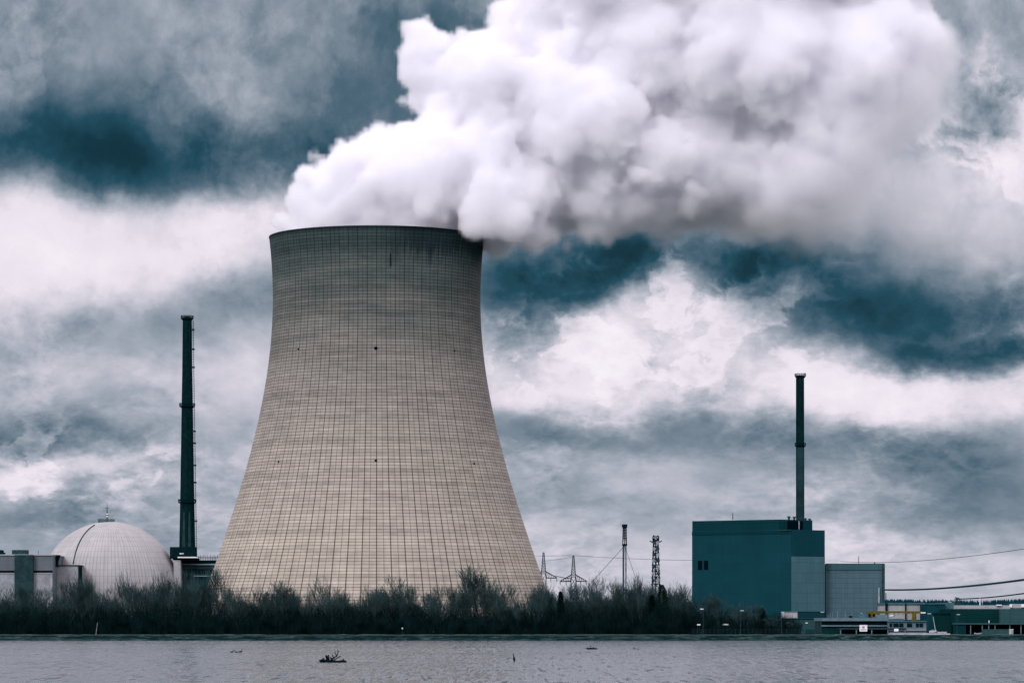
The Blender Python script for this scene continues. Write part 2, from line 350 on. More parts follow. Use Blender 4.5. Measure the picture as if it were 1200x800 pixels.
# ------------------------------------------------------------------ cooling tower
TD = 1400.0; TX = X(441.5, TD); KP = TD / F
def tower_r(z):
    py = 730 - (z - EYE) / KP
    b = 262.0 if py > 350 else 262.0
    return 121.5 * KP * math.sqrt(1 + ((py - 350) / b) ** 2)
TOP = Z(280, TD)
SH0 = 6.0
ct = thing('cooling_tower', (TX, TD, GZ), 'huge flared concrete cooling tower with gridded shell, steam pouring from its mouth', 'cooling tower')
def tower_mat():
    def f(t, bs, c):
        uvn = t.sep(t.n('ShaderNodeUVMap').outputs[0]); U = uvn[0]; V = uvn[1]      # U turns, V metres
        def cell(x, w_): return t.m('LESS_THAN', t.m('ABSOLUTE', t.m('SUBTRACT', t.m('FRACT', t.m('ADD', x, .5)), .5)), w_)
        r72 = t.m('MULTIPLY', U, 72.0); r144 = t.m('MULTIPLY', U, 144.0); c125 = t.m('DIVIDE', V, 1.27)
        rib = cell(r72, .042); rib2 = cell(r144, .065); crs = cell(c125, .13)
        row = t.n('ShaderNodeTexWhiteNoise', {0: t.comb(0.0, 0.0, t.m('FLOOR', c125))}, noise_dimensions='3D').outputs[0]
        pan = t.n('ShaderNodeTexWhiteNoise', {0: t.comb(t.m('FLOOR', r144), t.m('FLOOR', c125))}, noise_dimensions='3D').outputs[0]
        ang = t.m('MULTIPLY', U, 2 * math.pi); cx_ = t.m('COSINE', ang); sx_ = t.m('SINE', ang)
        def ring(sh, sv, det, ro=.6): return t.noise(t.comb(t.m('MULTIPLY', cx_, sh), t.m('MULTIPLY', sx_, sh), t.m('MULTIPLY', V, sv)), 1.0, det, ro)
        band = ring(1.1, .10, 4); band2 = ring(5.0, .45, 4, .7); blot = ring(9.0, .05, 5, .65); drip = ring(34.0, .03, 4, .7)
        # algae and damp towards the rim: uneven, banded
        hv = t.m('ADD', V, t.m('MULTIPLY', t.m('SUBTRACT', band, .5), 60.0))
        hv = t.m('ADD', hv, t.m('MULTIPLY', t.m('SUBTRACT', blot, .5), 26.0))
        damp = t.smooth(hv, 76.0, 158.0)
        warm = t.smooth(hv, 30.0, 105.0)
        c1 = t.mix(warm, (.385,.345,.290,1), (.295,.270,.235,1))
        c1 = t.mix(t.m('MULTIPLY', damp, .97), c1, (.052,.076,.073,1))
        top = t.smooth(t.m('ADD', V, t.m('MULTIPLY', t.m('SUBTRACT', drip, .5), 8.0)), 152.0, 156.0)
        c1 = t.mix(t.m('MULTIPLY', top, .6), c1, (.020,.045,.048,1))
        # plume shadow and wet streaks painted in below the rim, lee side (towards +X)
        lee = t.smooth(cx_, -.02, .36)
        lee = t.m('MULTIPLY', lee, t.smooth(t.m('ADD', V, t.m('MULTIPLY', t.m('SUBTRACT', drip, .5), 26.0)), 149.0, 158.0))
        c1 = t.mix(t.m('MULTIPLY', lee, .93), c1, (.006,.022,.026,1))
        k = t.m('MULTIPLY_ADD', t.m('SUBTRACT', row, .5), .24, 1.0)
        k = t.m('MULTIPLY_ADD', t.m('SUBTRACT', pan, .5), .11, k)
        k = t.m('MULTIPLY_ADD', t.m('SUBTRACT', band2, .5), .95, k)
        k = t.m('MULTIPLY_ADD', t.m('SUBTRACT', drip, .5), .42, k)
        k = t.m('MULTIPLY_ADD', t.m('SUBTRACT', blot, .5), .5, k)
        k = t.m('MULTIPLY', k, t.m('SUBTRACT', 1.0, t.m('MULTIPLY', crs, .46)))
        k = t.m('MULTIPLY', k, t.m('SUBTRACT', 1.0, t.m('MULTIPLY', rib2, .42)))
        k = t.m('MULTIPLY', k, t.m('SUBTRACT', 1.0, t.m('MULTIPLY', rib, .54)))
        t.L.new(t.mix(1.0, c1, t.comb(k, k, k), 'MULTIPLY'), bs.inputs['Base Color'])
    return mat('weathered_tower_concrete', (0, 0, 0), .9, build=f, spec=.2)
NS, NR = 288, 110
verts = []; faces = []; uvs = []
zz = [SH0 + (TOP - SH0) * i / NR for i in range(NR + 1)]
rings = [(tower_r(z), z) for z in zz] + [(tower_r(TOP) + .12, TOP + .02), (tower_r(TOP) + .12, TOP + .5), (tower_r(TOP) - 1.0, TOP + .5)] + [(tower_r(z) - 1.0, z) for z in reversed(zz[::5])]
U0 = math.atan2(-TD, -TX) / (2 * math.pi) - .001        # a rib faces the lens
for r, z in rings:
    for i in range(NS):
        t_ = 2 * math.pi * i / NS; verts.append((r * math.cos(t_), r * math.sin(t_), z - GZ))
nrg = len(rings)
for k in range(nrg):
    k2 = (k + 1) % nrg
    for i in range(NS):
        j = (i + 1) % NS; faces.append((k*NS+i, k*NS+j, k2*NS+j, k2*NS+i))
        for (kk, ii) in ((k, i), (k, i+1), (k2, i+1), (k2, i)): uvs += [ii / NS, rings[kk][1]]
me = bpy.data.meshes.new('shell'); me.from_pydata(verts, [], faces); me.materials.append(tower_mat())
ul = me.uv_layers.new(name='UVMap'); ul.data.foreach_set('uv', uvs)
me.polygons.foreach_set('use_smooth', [True] * len(me.polygons))
sh = bpy.data.objects.new('shell', me); COL.objects.link(sh); sh.parent = ct; sh.rotation_euler.z = rad(2.2)
# openings in the shell
def on_tower(px, py, proud=.12):
    z = Z(py, TD - 42); r = tower_r(z) + proud
    # find the angle whose projection is px
    best = None
    for i in range(2000):
        a = math.pi + math.pi * i / 2000
        x, y = TX + r * math.cos(a), TD + r * math.sin(a)
        e_ = abs(600 + x * F / y - px)
        if best is None or e_ < best[0]: best = (e_, a, x, y)
    _, a, x, y = best
    zz_ = EYE + (730 - py) * y / F
    r = tower_r(zz_) + proud
    return Vector((TX + r * math.cos(a), TD + r * math.sin(a), zz_)), a
for px, py, rr_ in ((350,409,.42),(440.5,408,.75),(532,411,.42),(327,541,.42),(440.5,539.5,.55),(555,543,.42)):
    p, a = on_tower(px, py, -.25); nrm = Vector((math.cos(a), math.sin(a), 0))
    MB().tube(p, p + nrm * .45, rr_, rr_ * .9, 12).build('opening', M['black'], ct)
p, a = on_tower(457.5, 300); nrm = Vector((math.cos(a), math.sin(a), 0))
MB().tube(p - Vector((0,0,4)), p + Vector((0,0,1)), .22, .22, 6).build('cable_box', M['steel'], ct)
colm = None
for i in range(36):
    a0 = 2 * math.pi * i / 36; 
    r1 = tower_r(SH0) - .5; r0 = tower_r(GZ) + 1.0
    c = MB()
    for s_ in (-1, 1):
        a1 = a0 + s_ * math.pi / 36
        c.tube((TX + r0 * math.cos(a0), TD + r0 * math.sin(a0), GZ), (TX + r1 * math.cos(a1), TD + r1 * math.sin(a1), SH0 + .3), .55, .5, 8)
    if math.sin(a0) < .25: c.build('support_column', M['concrete_dark'], ct)
MB().lathe((TX, TD, 0), [(tower_r(GZ) + 3.5, GZ - .2), (tower_r(GZ) + 3.5, GZ + 1.2), (tower_r(GZ) + 2.9, GZ + 1.2), (tower_r(GZ) + 2.9, GZ - .2)], 96, False).build('basin', M['concrete'], ct)
fill = MB().lathe((TX, TD, 0), [(tower_r(GZ) - 6, GZ), (tower_r(GZ) - 6.5, SH0 - .6)], 96).build('cooling_fill', M['black'], ct)
# ------------------------------------------------------------------ reactor dome (left)
DD = 1700.0; kd = DD / F; DX = X(128.8, DD); DR = 81.3 * kd; DZ = Z(692.3, DD)
def dome_mat():
    def f(t, bs, c):
        uvn = t.sep(t.n('ShaderNodeUVMap').outputs[0]); U = uvn[0]; V = uvn[1]
        def cell(x, w_): return t.m('LESS_THAN', t.m('ABSOLUTE', t.m('SUBTRACT', t.m('FRACT', t.m('ADD', x, .5)), .5)), w_)
        m1 = cell(t.m('MULTIPLY', U, 110.0), .09); m2 = cell(t.m('DIVIDE', V, 3.3), .05)
        co = t.n('ShaderNodeTexCoord').outputs['Object']
        n1 = t.noise(co, .10, 5, .6); n2 = t.noise(t.comb(t.m('MULTIPLY', U, 260.0), t.m('MULTIPLY', V, .05)), 1.0, 4, .6)
        pan = t.n('ShaderNodeTexWhiteNoise', {0: t.comb(t.m('FLOOR', t.m('MULTIPLY', U, 110.0)), t.m('FLOOR', t.m('DIVIDE', V, 3.3)))}, noise_dimensions='3D').outputs[0]
        k = t.m('MULTIPLY_ADD', t.m('SUBTRACT', n1, .5), .5, 1.0)
        k = t.m('MULTIPLY_ADD', t.m('SUBTRACT', n2, .5), .45, k)
        k = t.m('MULTIPLY_ADD', t.m('SUBTRACT', pan, .5), .08, k)
        k = t.m('MULTIPLY', k, t.m('SUBTRACT', 1.0, t.m('MULTIPLY', m1, .26))); k = t.m('MULTIPLY', k, t.m('SUBTRACT', 1.0, t.m('MULTIPLY', m2, .14)))
        t.L.new(t.mix(1.0, (.37,.362,.368,1), t.comb(k, k, k), 'MULTIPLY'), bs.inputs['Base Color'])
    return mat('dome_concrete', (0, 0, 0), .85, build=f, spec=.2)
dome = thing('reactor_building', (DX, DD, GZ), 'pale concrete reactor dome with fine panel joints, left of the cooling tower', 'reactor dome')
verts = []; faces = []; uvs = []
prof = [(DR, GZ - DZ), (DR, 0)] + [(DR * math.cos(a), DR * math.sin(a)) for a in [rad(90 * i / 40) for i in range(1, 40)]] + [(.02, DR)]
vl = [0.0]
for a, b in zip(prof, prof[1:]): vl.append(vl[-1] + math.hypot(a[0]-b[0], a[1]-b[1]))
ND = 160
for r, z in prof:
    for i in range(ND): verts.append((r * math.cos(2*math.pi*i/ND), r * math.sin(2*math.pi*i/ND), z + DZ - GZ))
for k in range(len(prof) - 1):
    for i in range(ND):
        j = (i + 1) % ND; faces.append((k*ND+i, k*ND+j, (k+1)*ND+j, (k+1)*ND+i))
        for kk, ii in ((k, i), (k, i+1), (k+1, i+1), (k+1, i)): uvs += [ii / ND, vl[kk]]
me = bpy.data.meshes.new('dome'); me.from_pydata(verts, [], faces); me.materials.append(dome_mat())
me.uv_layers.new(name='UVMap').data.foreach_set('uv', uvs); me.polygons.foreach_set('use_smooth', [True] * len(me.polygons))
o = bpy.data.objects.new('dome', me); COL.objects.link(o); o.parent = dome
# dark service rail down the dome
rail = MB(); pts = []
for i in range(26):
    el = rad(70 - 48 * i / 25); a = rad(270 - 27 - .22 * (25 - i))
    pts.append((DX + (DR + .15) * math.cos(el) * math.cos(a), DD + (DR + .15) * math.cos(el) * math.sin(a), DZ + (DR + .15) * math.sin(el)))
rail.path(pts, .30, 6); rail.build('service_rail', M['steel_mid'], dome)
zt = DZ + DR
pl = MB(); pl.lathe((DX - 1.8, DD, 0), [(4.1, zt - 1.2), (4.1, zt + .2), (3.9, zt + .2), (3.9, zt - 1.2)], 28, False)
pl.lathe((DX - 1.8, DD, 0), [(4.1, zt - 1.0), (4.1, zt - .8)], 28)
for z in (zt + .7, zt + 1.2): pl.path([(DX - 1.8 + 4.1 * math.cos(a), DD + 4.1 * math.sin(a), z) for a in [2*math.pi*i/28 for i in range(29)]], .07, 4)
for i in range(16):
    a = 2 * math.pi * i / 16; pl.tube((DX-1.8+4.1*math.cos(a), DD+4.1*math.sin(a), zt), (DX-1.8+4.1*math.cos(a), DD+4.1*math.sin(a), zt+1.2), .07, .07, 4)
pl.build('railed_platform', M['steel_mid'], dome)
ms_ = MB(); mx = X(125.5, DD); ms_.tube((mx, DD, zt - .5), (mx, DD, zt + 5), .35, .25, 6); ms_.tube((mx, DD, zt + 5), (mx, DD, Z(588, DD)), .22, .06, 5)
for z in (zt + 2.2, zt + 3.2, zt + 6.8): ms_.tube((mx - .9, DD, z), (mx + .9, DD, z), .12, .12, 4)
ms_.build('mast', M['steel_mid'], dome)
for z in (zt + 2.4, zt + 3.6): MB().tube((mx - .3, DD - .6, z), (mx + .5, DD - .6, z + .2), .3, .3, 8).build('antenna_drum', M['white'], dome)

# ------------------------------------------------------------------ annex buildings left of the dome
DL = 1640.0
lb = thing('service_building', (X(20, DL), DL, GZ), 'long flat grey concrete building with dark projecting block at the left edge', 'building')
MB().pbox(-60, 62, 650.5, 739, DL, 40).build('wall', M['facade'], lb)
MB().pbox(-60.5, 62.5, 649.2, 650.6, DL - .6, 41.5).build('parapet', M['pale'], lb)
for a, b in ((-60, 17), (38.5, 61.5)):
    MB().pbox(a, b, 668.2, 670.6, DL - .25, .4).build('window_band', M['black'], lb)
    MB().pbox(a, b, 670.8, 671.8, DL - .5, .6).build('ledge', M['pale'], lb)
    MB().pbox(a, b, 672.0, 739, DL - .2, .3).build('lower_wall', M['concrete'], lb)
MB().pbox(17, 38.5, 649.8, 739, DL - 3, 4).build('stair_tower', M['concrete_dark'], lb)
MB().pbox(14, 31, 644, 649.4, DL + 6, 8).build('rooftop_plant', M['steel_mid'], lb)
MB().pbox(-6, 1.6, 644, 649.4, DL + 6, 8).build('rooftop_plant', M['steel'], lb)
MB().pbox(1.6, 5, 647, 649.4, DL + 6, 4).build('rooftop_plant', M['steel'], lb)
MB().tube((X(44, DL), DL + 3, Z(650, DL)), (X(44, DL), DL + 3, Z(644.5, DL)), .12, .08, 5).build('antenna', M['steel'], lb)
an = thing('annex', (X(78, 1655), 1655, GZ), 'low beige concrete annex between the flat grey building and the dome', 'annex')
MB().pbox(62.5, 93, 662.5, 739, 1655, 30).build('wall', M['beige'], an)
MB().pbox(62.3, 93.5, 661.6, 662.7, 1654.5, 31).build('parapet', M['steel_mid'], an)
MB().pbox(91.6, 94, 663, 739, 1654, 8).build('downpipe_duct', M['steel'], an)
MB().lathe((X(66.5, 1650), 1650, 0), [(.9, Z(664, 1650)), (.9, Z(657, 1650)), (1.9, Z(650.5, 1650)), (1.9, Z(650, 1650)), (1.7, Z(650, 1650))], 12).build('vent_cowl', M['steel'], an)

# ------------------------------------------------------------------ tall stack beside the dome
SD = 1720.0; ks = SD / F; SX = X(219.4, SD)
st_ = thing('chimney_stack', (SX, SD, GZ), 'tall tapering dark chimney stack with three ring platforms beside the dome', 'chimney')
body = MB(); hw = [(739, 10.2), (700, 9.9), (640, 9.4), (587, 8.3), (475, 6.6), (435, 5.9), (372, 5.3)]
body.lathe((SX, SD, 0), [(h * ks, Z(p_, SD)) for p_, h in hw], 8); body.build('shaft', M['steel'], st_)
for py, r in ((372.5, 7.3), (475, 9.2), (587.5, 10.6)):
    rg = MB(); z = Z(py, SD); r *= ks
    rg.lathe((SX, SD, 0), [(r * .75, z - 1.2), (r, z - .5), (r, z - .2), (r * .75, z - .2)], 20, False)
    for h in (.35, .75, 1.1): rg.path([(SX + r * math.cos(a), SD + r * math.sin(a), z + h) for a in [2*math.pi*i/20 for i in range(21)]], .09, 4)
    for i in range(20):
        a = 2*math.pi*i/20; rg.tube((SX + r*math.cos(a), SD + r*math.sin(a), z - .3), (SX + r*math.cos(a), SD + r*math.sin(a), z + 1.1), .09, .09, 4)
    rg.build('ring_platform', M['steel'], st_)
def hwat(py):
    for (p0, h0), (p1, h1) in zip(hw, hw[1:]):
        if p1 <= py <= p0: return h1 + (h0 - h1) * (py - p1) / (p0 - p1)
    return hw[-1][1]
ld = MB(); 
for s_ in (-.4, .4): ld.path([(SX + (hwat(p_) * .97) * ks + .9, SD + s_, Z(p_, SD)) for p_ in range(640, 374, -8)], .08, 4)
for p_ in range(640, 374, -2): x = SX + (hwat(p_) * .97) * ks; ld.tube((x - .3, SD, Z(p_, SD)), (x + 1.0, SD, Z(p_, SD)), .1, .1, 4)
ld.build('ladder', M['steel'], st_)
for p_ in (386, 409, 430, 505, 519, 545, 565, 610):
    x = SX + hwat(p_) * .97 * ks; MB().box(x - .2, x + 1.35, SD - .9, SD + .9, Z(p_, SD) - .5, Z(p_, SD) + .35).build('rest_platform', M['steel_mid'], st_)
for i in (5, 6):    # the paler lower flutes facing the water
    a0, a1 = 2*math.pi*i/8, 2*math.pi*(i+1)/8; c = MB()
    lo, hi, z0, z1 = 9.6*ks, 8.6*ks, Z(660, SD), Z(600, SD)
    am = (a0 + a1) / 2; rr_ = lambda r: r * math.cos(math.pi / 8) + .12
    tw = lambda r, k: r * math.sin(math.pi / 8) * k
    nx, ny = math.cos(am), math.sin(am); tx, ty = -ny, nx
    def pt(r, k, z): return (SX + nx*rr_(r) + tx*tw(r, k), SD + ny*rr_(r) + ty*tw(r, k), z)
    c.poly([pt(lo,-.62,z0), pt(lo,.62,z0), pt(hi,.25,z1), pt(hi,-.25,z1)] + [(SX, SD, z0), (SX, SD, z1)], [(0,1,2,3),(0,3,5,4),(1,4,5,2),(3,2,5),(0,4,1)])
    c.build('concrete_rib', M['concrete_dark'], st_)

tb = thing('vent_house', (X(214, 1690), 1690, GZ), 'dark boxy plant room raised in front of the tall stack foot', 'plant room')
MB().pbox(199, 229, 640.5, 654, 1690, 9).build('upper_box', M['steel'], tb)
MB().pbox(210.5, 213, 647.6, 649, 1689.8, .5).build('window', M['white'], tb); MB().pbox(213.8, 215, 647.6, 649, 1689.8, .5).build('window', M['white'], tb)
MB().pbox(208, 231, 652, 653.4, 1689, 1.2).build('roof_edge', M['white'], tb)
MB().pbox(203.5, 211.5, 656, 739, 1691, 12).build('wall', M['beige'], tb)
MB().pbox(202.5, 206, 654, 656, 1691, 9).build('support', M['steel'], tb)
MB().pbox(206, 232, 654, 656.2, 1692, 9).build('floor_slab', M['steel'], tb)
dk = thing('turbine_annex', (X(232, 1700), 1700, GZ), 'dark open steel deck building with pale ledges between stack and cooling tower', 'industrial building')
MB().pbox(211.6, 262, 656, 739, 1700, 26).build('wall', M['teal_dark'], dk)
for a, b, mt in ((656.0, 657.6, 'steel'), (660.3, 661.6, 'galv'), (663, 666.5, 'concrete_dark'), (672, 673.2, 'steel_mid'), (686, 687, 'steel_mid')):
    MB().pbox(211.6, 262, a, b, 1699, 1.4).build('ledge', M[mt], dk)
MB().pbox(226, 248, 674, 675, 1698.6, .5).build('light_strip', M['galv'], dk)
rl = MB()
for h in (.8, 1.6): rl.tube((X(229, 1700), 1699.2, Z(656, 1700) + h), (X(262, 1700), 1699.2, Z(656, 1700) + h), .12, .12, 4)
for p_ in range(229, 263, 2): rl.tube((X(p_, 1700), 1699.2, Z(656, 1700)), (X(p_, 1700), 1699.2, Z(656, 1700) + 1.6 + .3 * (p_ % 4)), .12, .12, 4)
rl.build('railing', M['steel'], dk)
cl_ = MB()
for p_ in (218, 224, 231, 238, 245): cl_.pbox(p_, p_ + .8, 667, 739, 1699.3, .6)
cl_.build('facade_posts', M['steel_mid'], dk)

# ------------------------------------------------------------------ pylons, chimney, lattice mast
def lattice(mb_, cx, cy_, z0, z1, w0, w1, n_, r):
    for k in range(n_ + 1):
        z = z0 + (z1 - z0) * k / n_; w_ = (w0 + (w1 - w0) * k / n_) / 2
        c = [(cx + sx * w_, cy_ + sy * w_, z) for sx, sy in ((-1,-1),(1,-1),(1,1),(-1,1))]
        for i in range(4): mb_.tube(c[i], c[(i+1) % 4], r * .6, None, 3, False)
        if k:
            for i in range(4):
                mb_.tube(pc[i], c[i], r, None, 4, False); mb_.tube(pc[i], c[(i+1) % 4], r * .6, None, 3, False)
                mb_.tube(pc[(i+1) % 4], c[i], r * .6, None, 3, False)
        pc = c
for px, py, pb, D, lbl in ((637, 647, 672, 1500, 'lattice power pylon half hidden by the right foot of the cooling tower'), (672, 650.5, 676, 1480, 'lattice power pylon with wide crossarm standing clear of the cooling tower')):
    x = X(px, D); k = D / F
    p_ = thing('power_pylon', (x, D, GZ), lbl, 'power pylon', 'power pylons by the cooling tower')
    b = MB(); lattice(b, x, D, Z(pb, D), Z(py, D), 5.4 * k, .5, 8, .14); b.build('tip', M['steel'], p_)
    b = MB(); lattice(b, x, D, GZ, Z(pb, D), 8.2 * k, 5.4 * k, 6, .18); b.build('lattice_body', M['steel'], p_)
    for s_ in (-1, 1):
        b = MB(); z = Z(pb, D); L_ = 15.5 * k
        for sy in (-1, 1):
            b.tube((x + s_ * 2.6 * k, D + sy * 1.0, z + 1.0), (x + s_ * L_, D, z - 4.4 * k), .22, .16, 4); b.tube((x + s_ * 2.6 * k, D + sy * 1.0, z - 4.8 * k), (x + s_ * L_, D, z - 5.0 * k), .22, .16, 4)
        for j in range(6):
            t0 = j / 6; t1 = (j + .5) / 6
            xa = x + s_ * (2.6 * k + (L_ - 2.6 * k) * t0); za = z + 1.0 + (-4.4 * k - 1.0) * t0
            xb = x + s_ * (2.6 * k + (L_ - 2.6 * k) * t1); zb = z - 4.9 * k
            b.tube((xa, D, za), (xb, D, zb), .14, .14, 3)
        b.build('crossarm', M['steel'], p_)
        for f_ in (.55, 1.0):
            xi = x + s_ * L_ * f_; MB().tube((xi, D, z - 5.0 * k), (xi, D, z - 5.0 * k - 1.6), .16, .12, 5).build('insulator', M['steel_mid'], p_)
CD = 1450.0; k = CD / F; x = X(732, CD)
gc = thing('guyed_chimney', (x, CD, GZ), 'slim pale metal chimney of twin pipes with dark cap, held by guy wires', 'chimney')
for dx, r, t_ in ((-1.55, .95, 637), (1.35, 1.1, 637)):
    MB().tube((x + dx * k, CD, GZ), (x + dx * k, CD, Z(t_, CD)), r * k, r * k, 12).build('flue_pipe', M['galv'] if dx > 0 else M['steel_mid'], gc)
b = MB()
for dx in (-1.9, 1.9): b.tube((x + dx * k, CD, Z(637, CD)), (x + dx * k * .85, CD, Z(617, CD)), .35, .3, 6)
for dy in (-1.9, 1.9): b.tube((x, CD + dy * k, Z(637, CD)), (x, CD + dy * k * .85, Z(617, CD)), .25, .25, 6)
for i in range(7): z = Z(637 - i * 3.2, CD); b.tube((x - 1.9 * k, CD, z), (x + 1.9 * k, CD, z), .16, .16, 4)
b.build('top_frame', M['steel'], gc)
MB().tube((x, CD, Z(638, CD)), (x, CD, Z(617, CD)), .55 * k, .55 * k, 10).build('inner_pipe', M['galv'], gc)
MB().lathe((x, CD, 0), [(2.0 * k, Z(637.5, CD)), (1.2 * k, Z(631, CD))], 14).build('bright_collar', M['white'], gc)
MB().lathe((x, CD, 0), [(3.0 * k, Z(639, CD)), (3.0 * k, Z(636.8, CD))], 14).build('collar_ring', M['steel'], gc)
MB().lathe((x, CD, 0), [(2.2 * k, Z(619, CD)), (3.2 * k, Z(617, CD)), (3.2 * k, Z(614, CD)), (2.6 * k, Z(614, CD))], 14).build('cap', M['steel'], gc)
for a, b_, y_ in ((704, 670, 6), (747, 683, -8), (733, 672, 40)):
    e = P(a, b_, CD + y_); s0 = Vector((x, CD, Z(639, CD))); e = s0 + (e - s0) * ((s0.z - GZ) / (s0.z - e.z))
    MB().tube(s0, e, .10, .10, 4).build('guy_wire', M['steel_mid'], gc)
LD = 1420.0; k = LD / F; x = X(768.5, LD)
lm = thing('lattice_mast', (x, LD, GZ), 'steel lattice telecom mast packed with drum antennas and small side arms', 'telecom mast')
b = MB(); lattice(b, x, LD, GZ, Z(631, LD), 11.5 * k, 5.2 * k, 13, .24); b.build('lattice', M['steel'], lm)
b = MB(); lattice(b, x, LD, Z(634, LD), Z(628, LD), 6.6 * k, 6.6 * k, 2, .2); b.tube((x - 2.4*k, LD, Z(629, LD)), (x - 2.4*k, LD, Z(626.5, LD)), .25, .25, 5); b.tube((x + 2.2*k, LD, Z(629, LD)), (x + 2.2*k, LD, Z(627, LD)), .25, .25, 5); b.build('top_cage', M['steel'], lm)
for s_ in (-1, 1):
    MB().tube((x + s_ * 2 * k, LD, Z(636, LD)), (x + s_ * 7.2 * k, LD, Z(633.4, LD)), .3, .2, 5).build('side_arm', M['steel'], lm)
MB().tube((x, LD, GZ), (x, LD, Z(632, LD)), .8 * k, .7 * k, 8).build('cable_duct', M['steel'], lm)
for i, py in enumerate((640, 647, 654, 661, 668, 676, 684)):
    z = Z(py, LD); w_ = (3.2 + i * .35) * k
    MB().lathe((x, LD, 0), [(w_ * 1.15, z - .35), (w_ * 1.15, z)], 10).build('service_deck', M['steel'], lm)
    for s_ in (-1, 1):
        MB().tube((x + s_ * w_ * .6, LD - 1.6, z + 1.5), (x + s_ * w_ * .6, LD - .8, z + 1.5), .75, .6, 10).build('drum_antenna', M['galv'] if (i + (s_ > 0)) % 2 else M['steel_mid'], lm)

# ------------------------------------------------------------------ power lines
def wire(name, pts, r, label, n_=26, sag=0.0):
    a, b = Vector(pts[0]), Vector(pts[1]); l = []
    for i in range(n_ + 1):
        t_ = i / n_; p_ = a.lerp(b, t_); p_.z -= sag * 4 * t_ * (1 - t_); l.append(p_)
    m_ = MB(); m_.path(l, r, 4); return tag(m_.build(name, M['steel_mid'], origin=tuple(a)), label, 'power line', 'overhead power lines')
wire('power_line', (P(560, 648, 1600), P(672, 650.5, 1480)), .07, 'thin wire running from behind the cooling tower to the tip of the clear standing pylon', sag=.6)
wire('power_line', (P(672, 650.5, 1480), P(870, 656, 1500)), .07, 'thin wire from the clear standing pylon tip past the guyed chimney to the teal block', sag=.8)
wire('power_line', (P(637, 657, 1500), P(672, 652, 1480)), .06, 'short thin wire strung between the two pylon tips', sag=.2)
wire('power_line', (P(650, 674, 1500), P(668, 677.5, 1480)), .14, 'heavier short wire at crossarm height between the two pylons', sag=.2)
wire('power_line', (P(985, 657.5, 1500), P(1230, 638, 900)), .08, 'uppermost thin wire crossing the sky at right above the grey ribbed hall', sag=2.0)
for j, (dy, dx) in enumerate(((-.9, 0), (0, 3), (.9, -3))):
    wire('power_line', (P(1030, 690.6 + dy * .6, 1250 + dx), P(1240, 673 + dy, 820 + dx)), .11, ('upper', 'middle', 'lower')[j] + ' strand of the thick wire bundle crossing the sky over the far hills', sag=1.2)
for j, dy in enumerate((-.5, .5)):
    wire('power_line', (P(1121, 701.5 + dy * .5, 1150), P(1240, 688.5 + dy, 850)), .10, ('upper', 'lower')[j] + ' strand of the lowest wire pair meeting the roof antennas at right', sag=.6)

# ------------------------------------------------------------------ teal reactor block with stack
BD = 1150.0
bk = thing('reactor_block', (X(880, BD), BD, GZ), 'big windowless dark teal block with stepped roof and pale lower corner panels', 'industrial building')
P1 = (X(811, 1172), 1172.0); P2 = (X(927, BD), BD); P3 = (X(966.5, 1158), 1158.0)
def lerp2(a, b, t_): return (a[0] + (b[0]-a[0]) * t_, a[1] + (b[1]-a[1]) * t_)
back = (P3[0] - 12, 1215.0); back2 = (P1[0] + 7, 1225.0)
zb = Z(620.3, BD)
MB().prism([P1, P2, P3, back, back2], GZ - .1, zb).build('wall', M['teal'], bk)
P2a = lerp2(P1, P2, (913 - 811) / 116.0)
ptop = [lerp2(P1, P2, .002), P2a, (X(952, 1161), 1161.0), (X(950, 1200), 1200.0), (P1[0] + 6, 1215.0)]
MB().prism(ptop, zb, Z(608, BD)).build('upper_storey', M['teal_dark'], bk)
def face_panel(A, B, t0, t1, z0, z1, off, th=.25):
    """thin slab standing proud of the wall A-B"""
    a = Vector((*A, 0)); b = Vector((*B, 0)); dr = (b - a); nr = Vector((dr.y, -dr.x, 0)).normalized()
    p0 = a + dr * t0; p1 = a + dr * t1
    q = [p0 + nr * off, p1 + nr * off, p1 - nr * th, p0 - nr * th]
    return MB().prism([(p.x, p.y) for p in q], z0, z1)
face_panel(P2, P3, .01, .995, Z(716, BD), Z(651.5, BD), .18).build('pale_panels', M['teal_light'], bk)
face_panel(P2, P3, .01, .995, Z(651.2, BD), Z(621, BD), .12).build('dark_panels', M['teal'], bk)
face_panel(P1, P2, .0, 1.0, Z(625, BD), Z(621, BD), .15).build('fascia', M['teal_dark'], bk)
face_panel(P2a, ptop[2], .25, .72, Z(619.3, BD), Z(609.4, BD), .06, .1).build('louvre_opening', M['black'], bk)
face_panel(P2a, ptop[2], .58, .605, Z(619.3, BD), Z(609.4, BD), .2, .1).build('louvre_post', M['galv'], bk)
for a, b in ((.062, .103), (.125, .165)): face_panel(P1, P2, a, b, Z(667, 1168), Z(656.5, 1168), .15, .1).build('window', M['black'], bk)
face_panel(P1, P2, .875, 1.0, Z(621.4, BD), Z(620.4, BD), .5, .1).build('roof_ledge', M['steel_mid'], bk)
MB().tube((X(859, 1165), 1166, Z(608.3, 1165)), (X(859, 1165), 1166, Z(600, 1165)), .16, .1, 5).build('antenna', M['steel'], bk)
for px_, h in ((924.5, 1.6), (930.8, 1.5), (943.7, 1.0), (948.8, .8)):
    MB().lathe((X(px_, 1170), 1170, 0), [(.35, Z(608, BD)), (.35, Z(608, BD) + h * .6), (.55, Z(608, BD) + h * .6), (.55, Z(608, BD) + h)], 8).build('roof_vent', M['steel_mid'], bk)
MB().lathe((X(948.5, 1149), 1161.5, 0), [(.35, Z(643, BD)), (.35, Z(646, BD))], 8).build('wall_lamp', M['steel'], bk)
VD = 1185.0; k = VD / F; x = X(937.8, VD)
vs_ = thing('ventilation_stack', (x, VD, Z(608, BD)), 'slender dark round stack rising from the roof of the teal block', 'chimney')
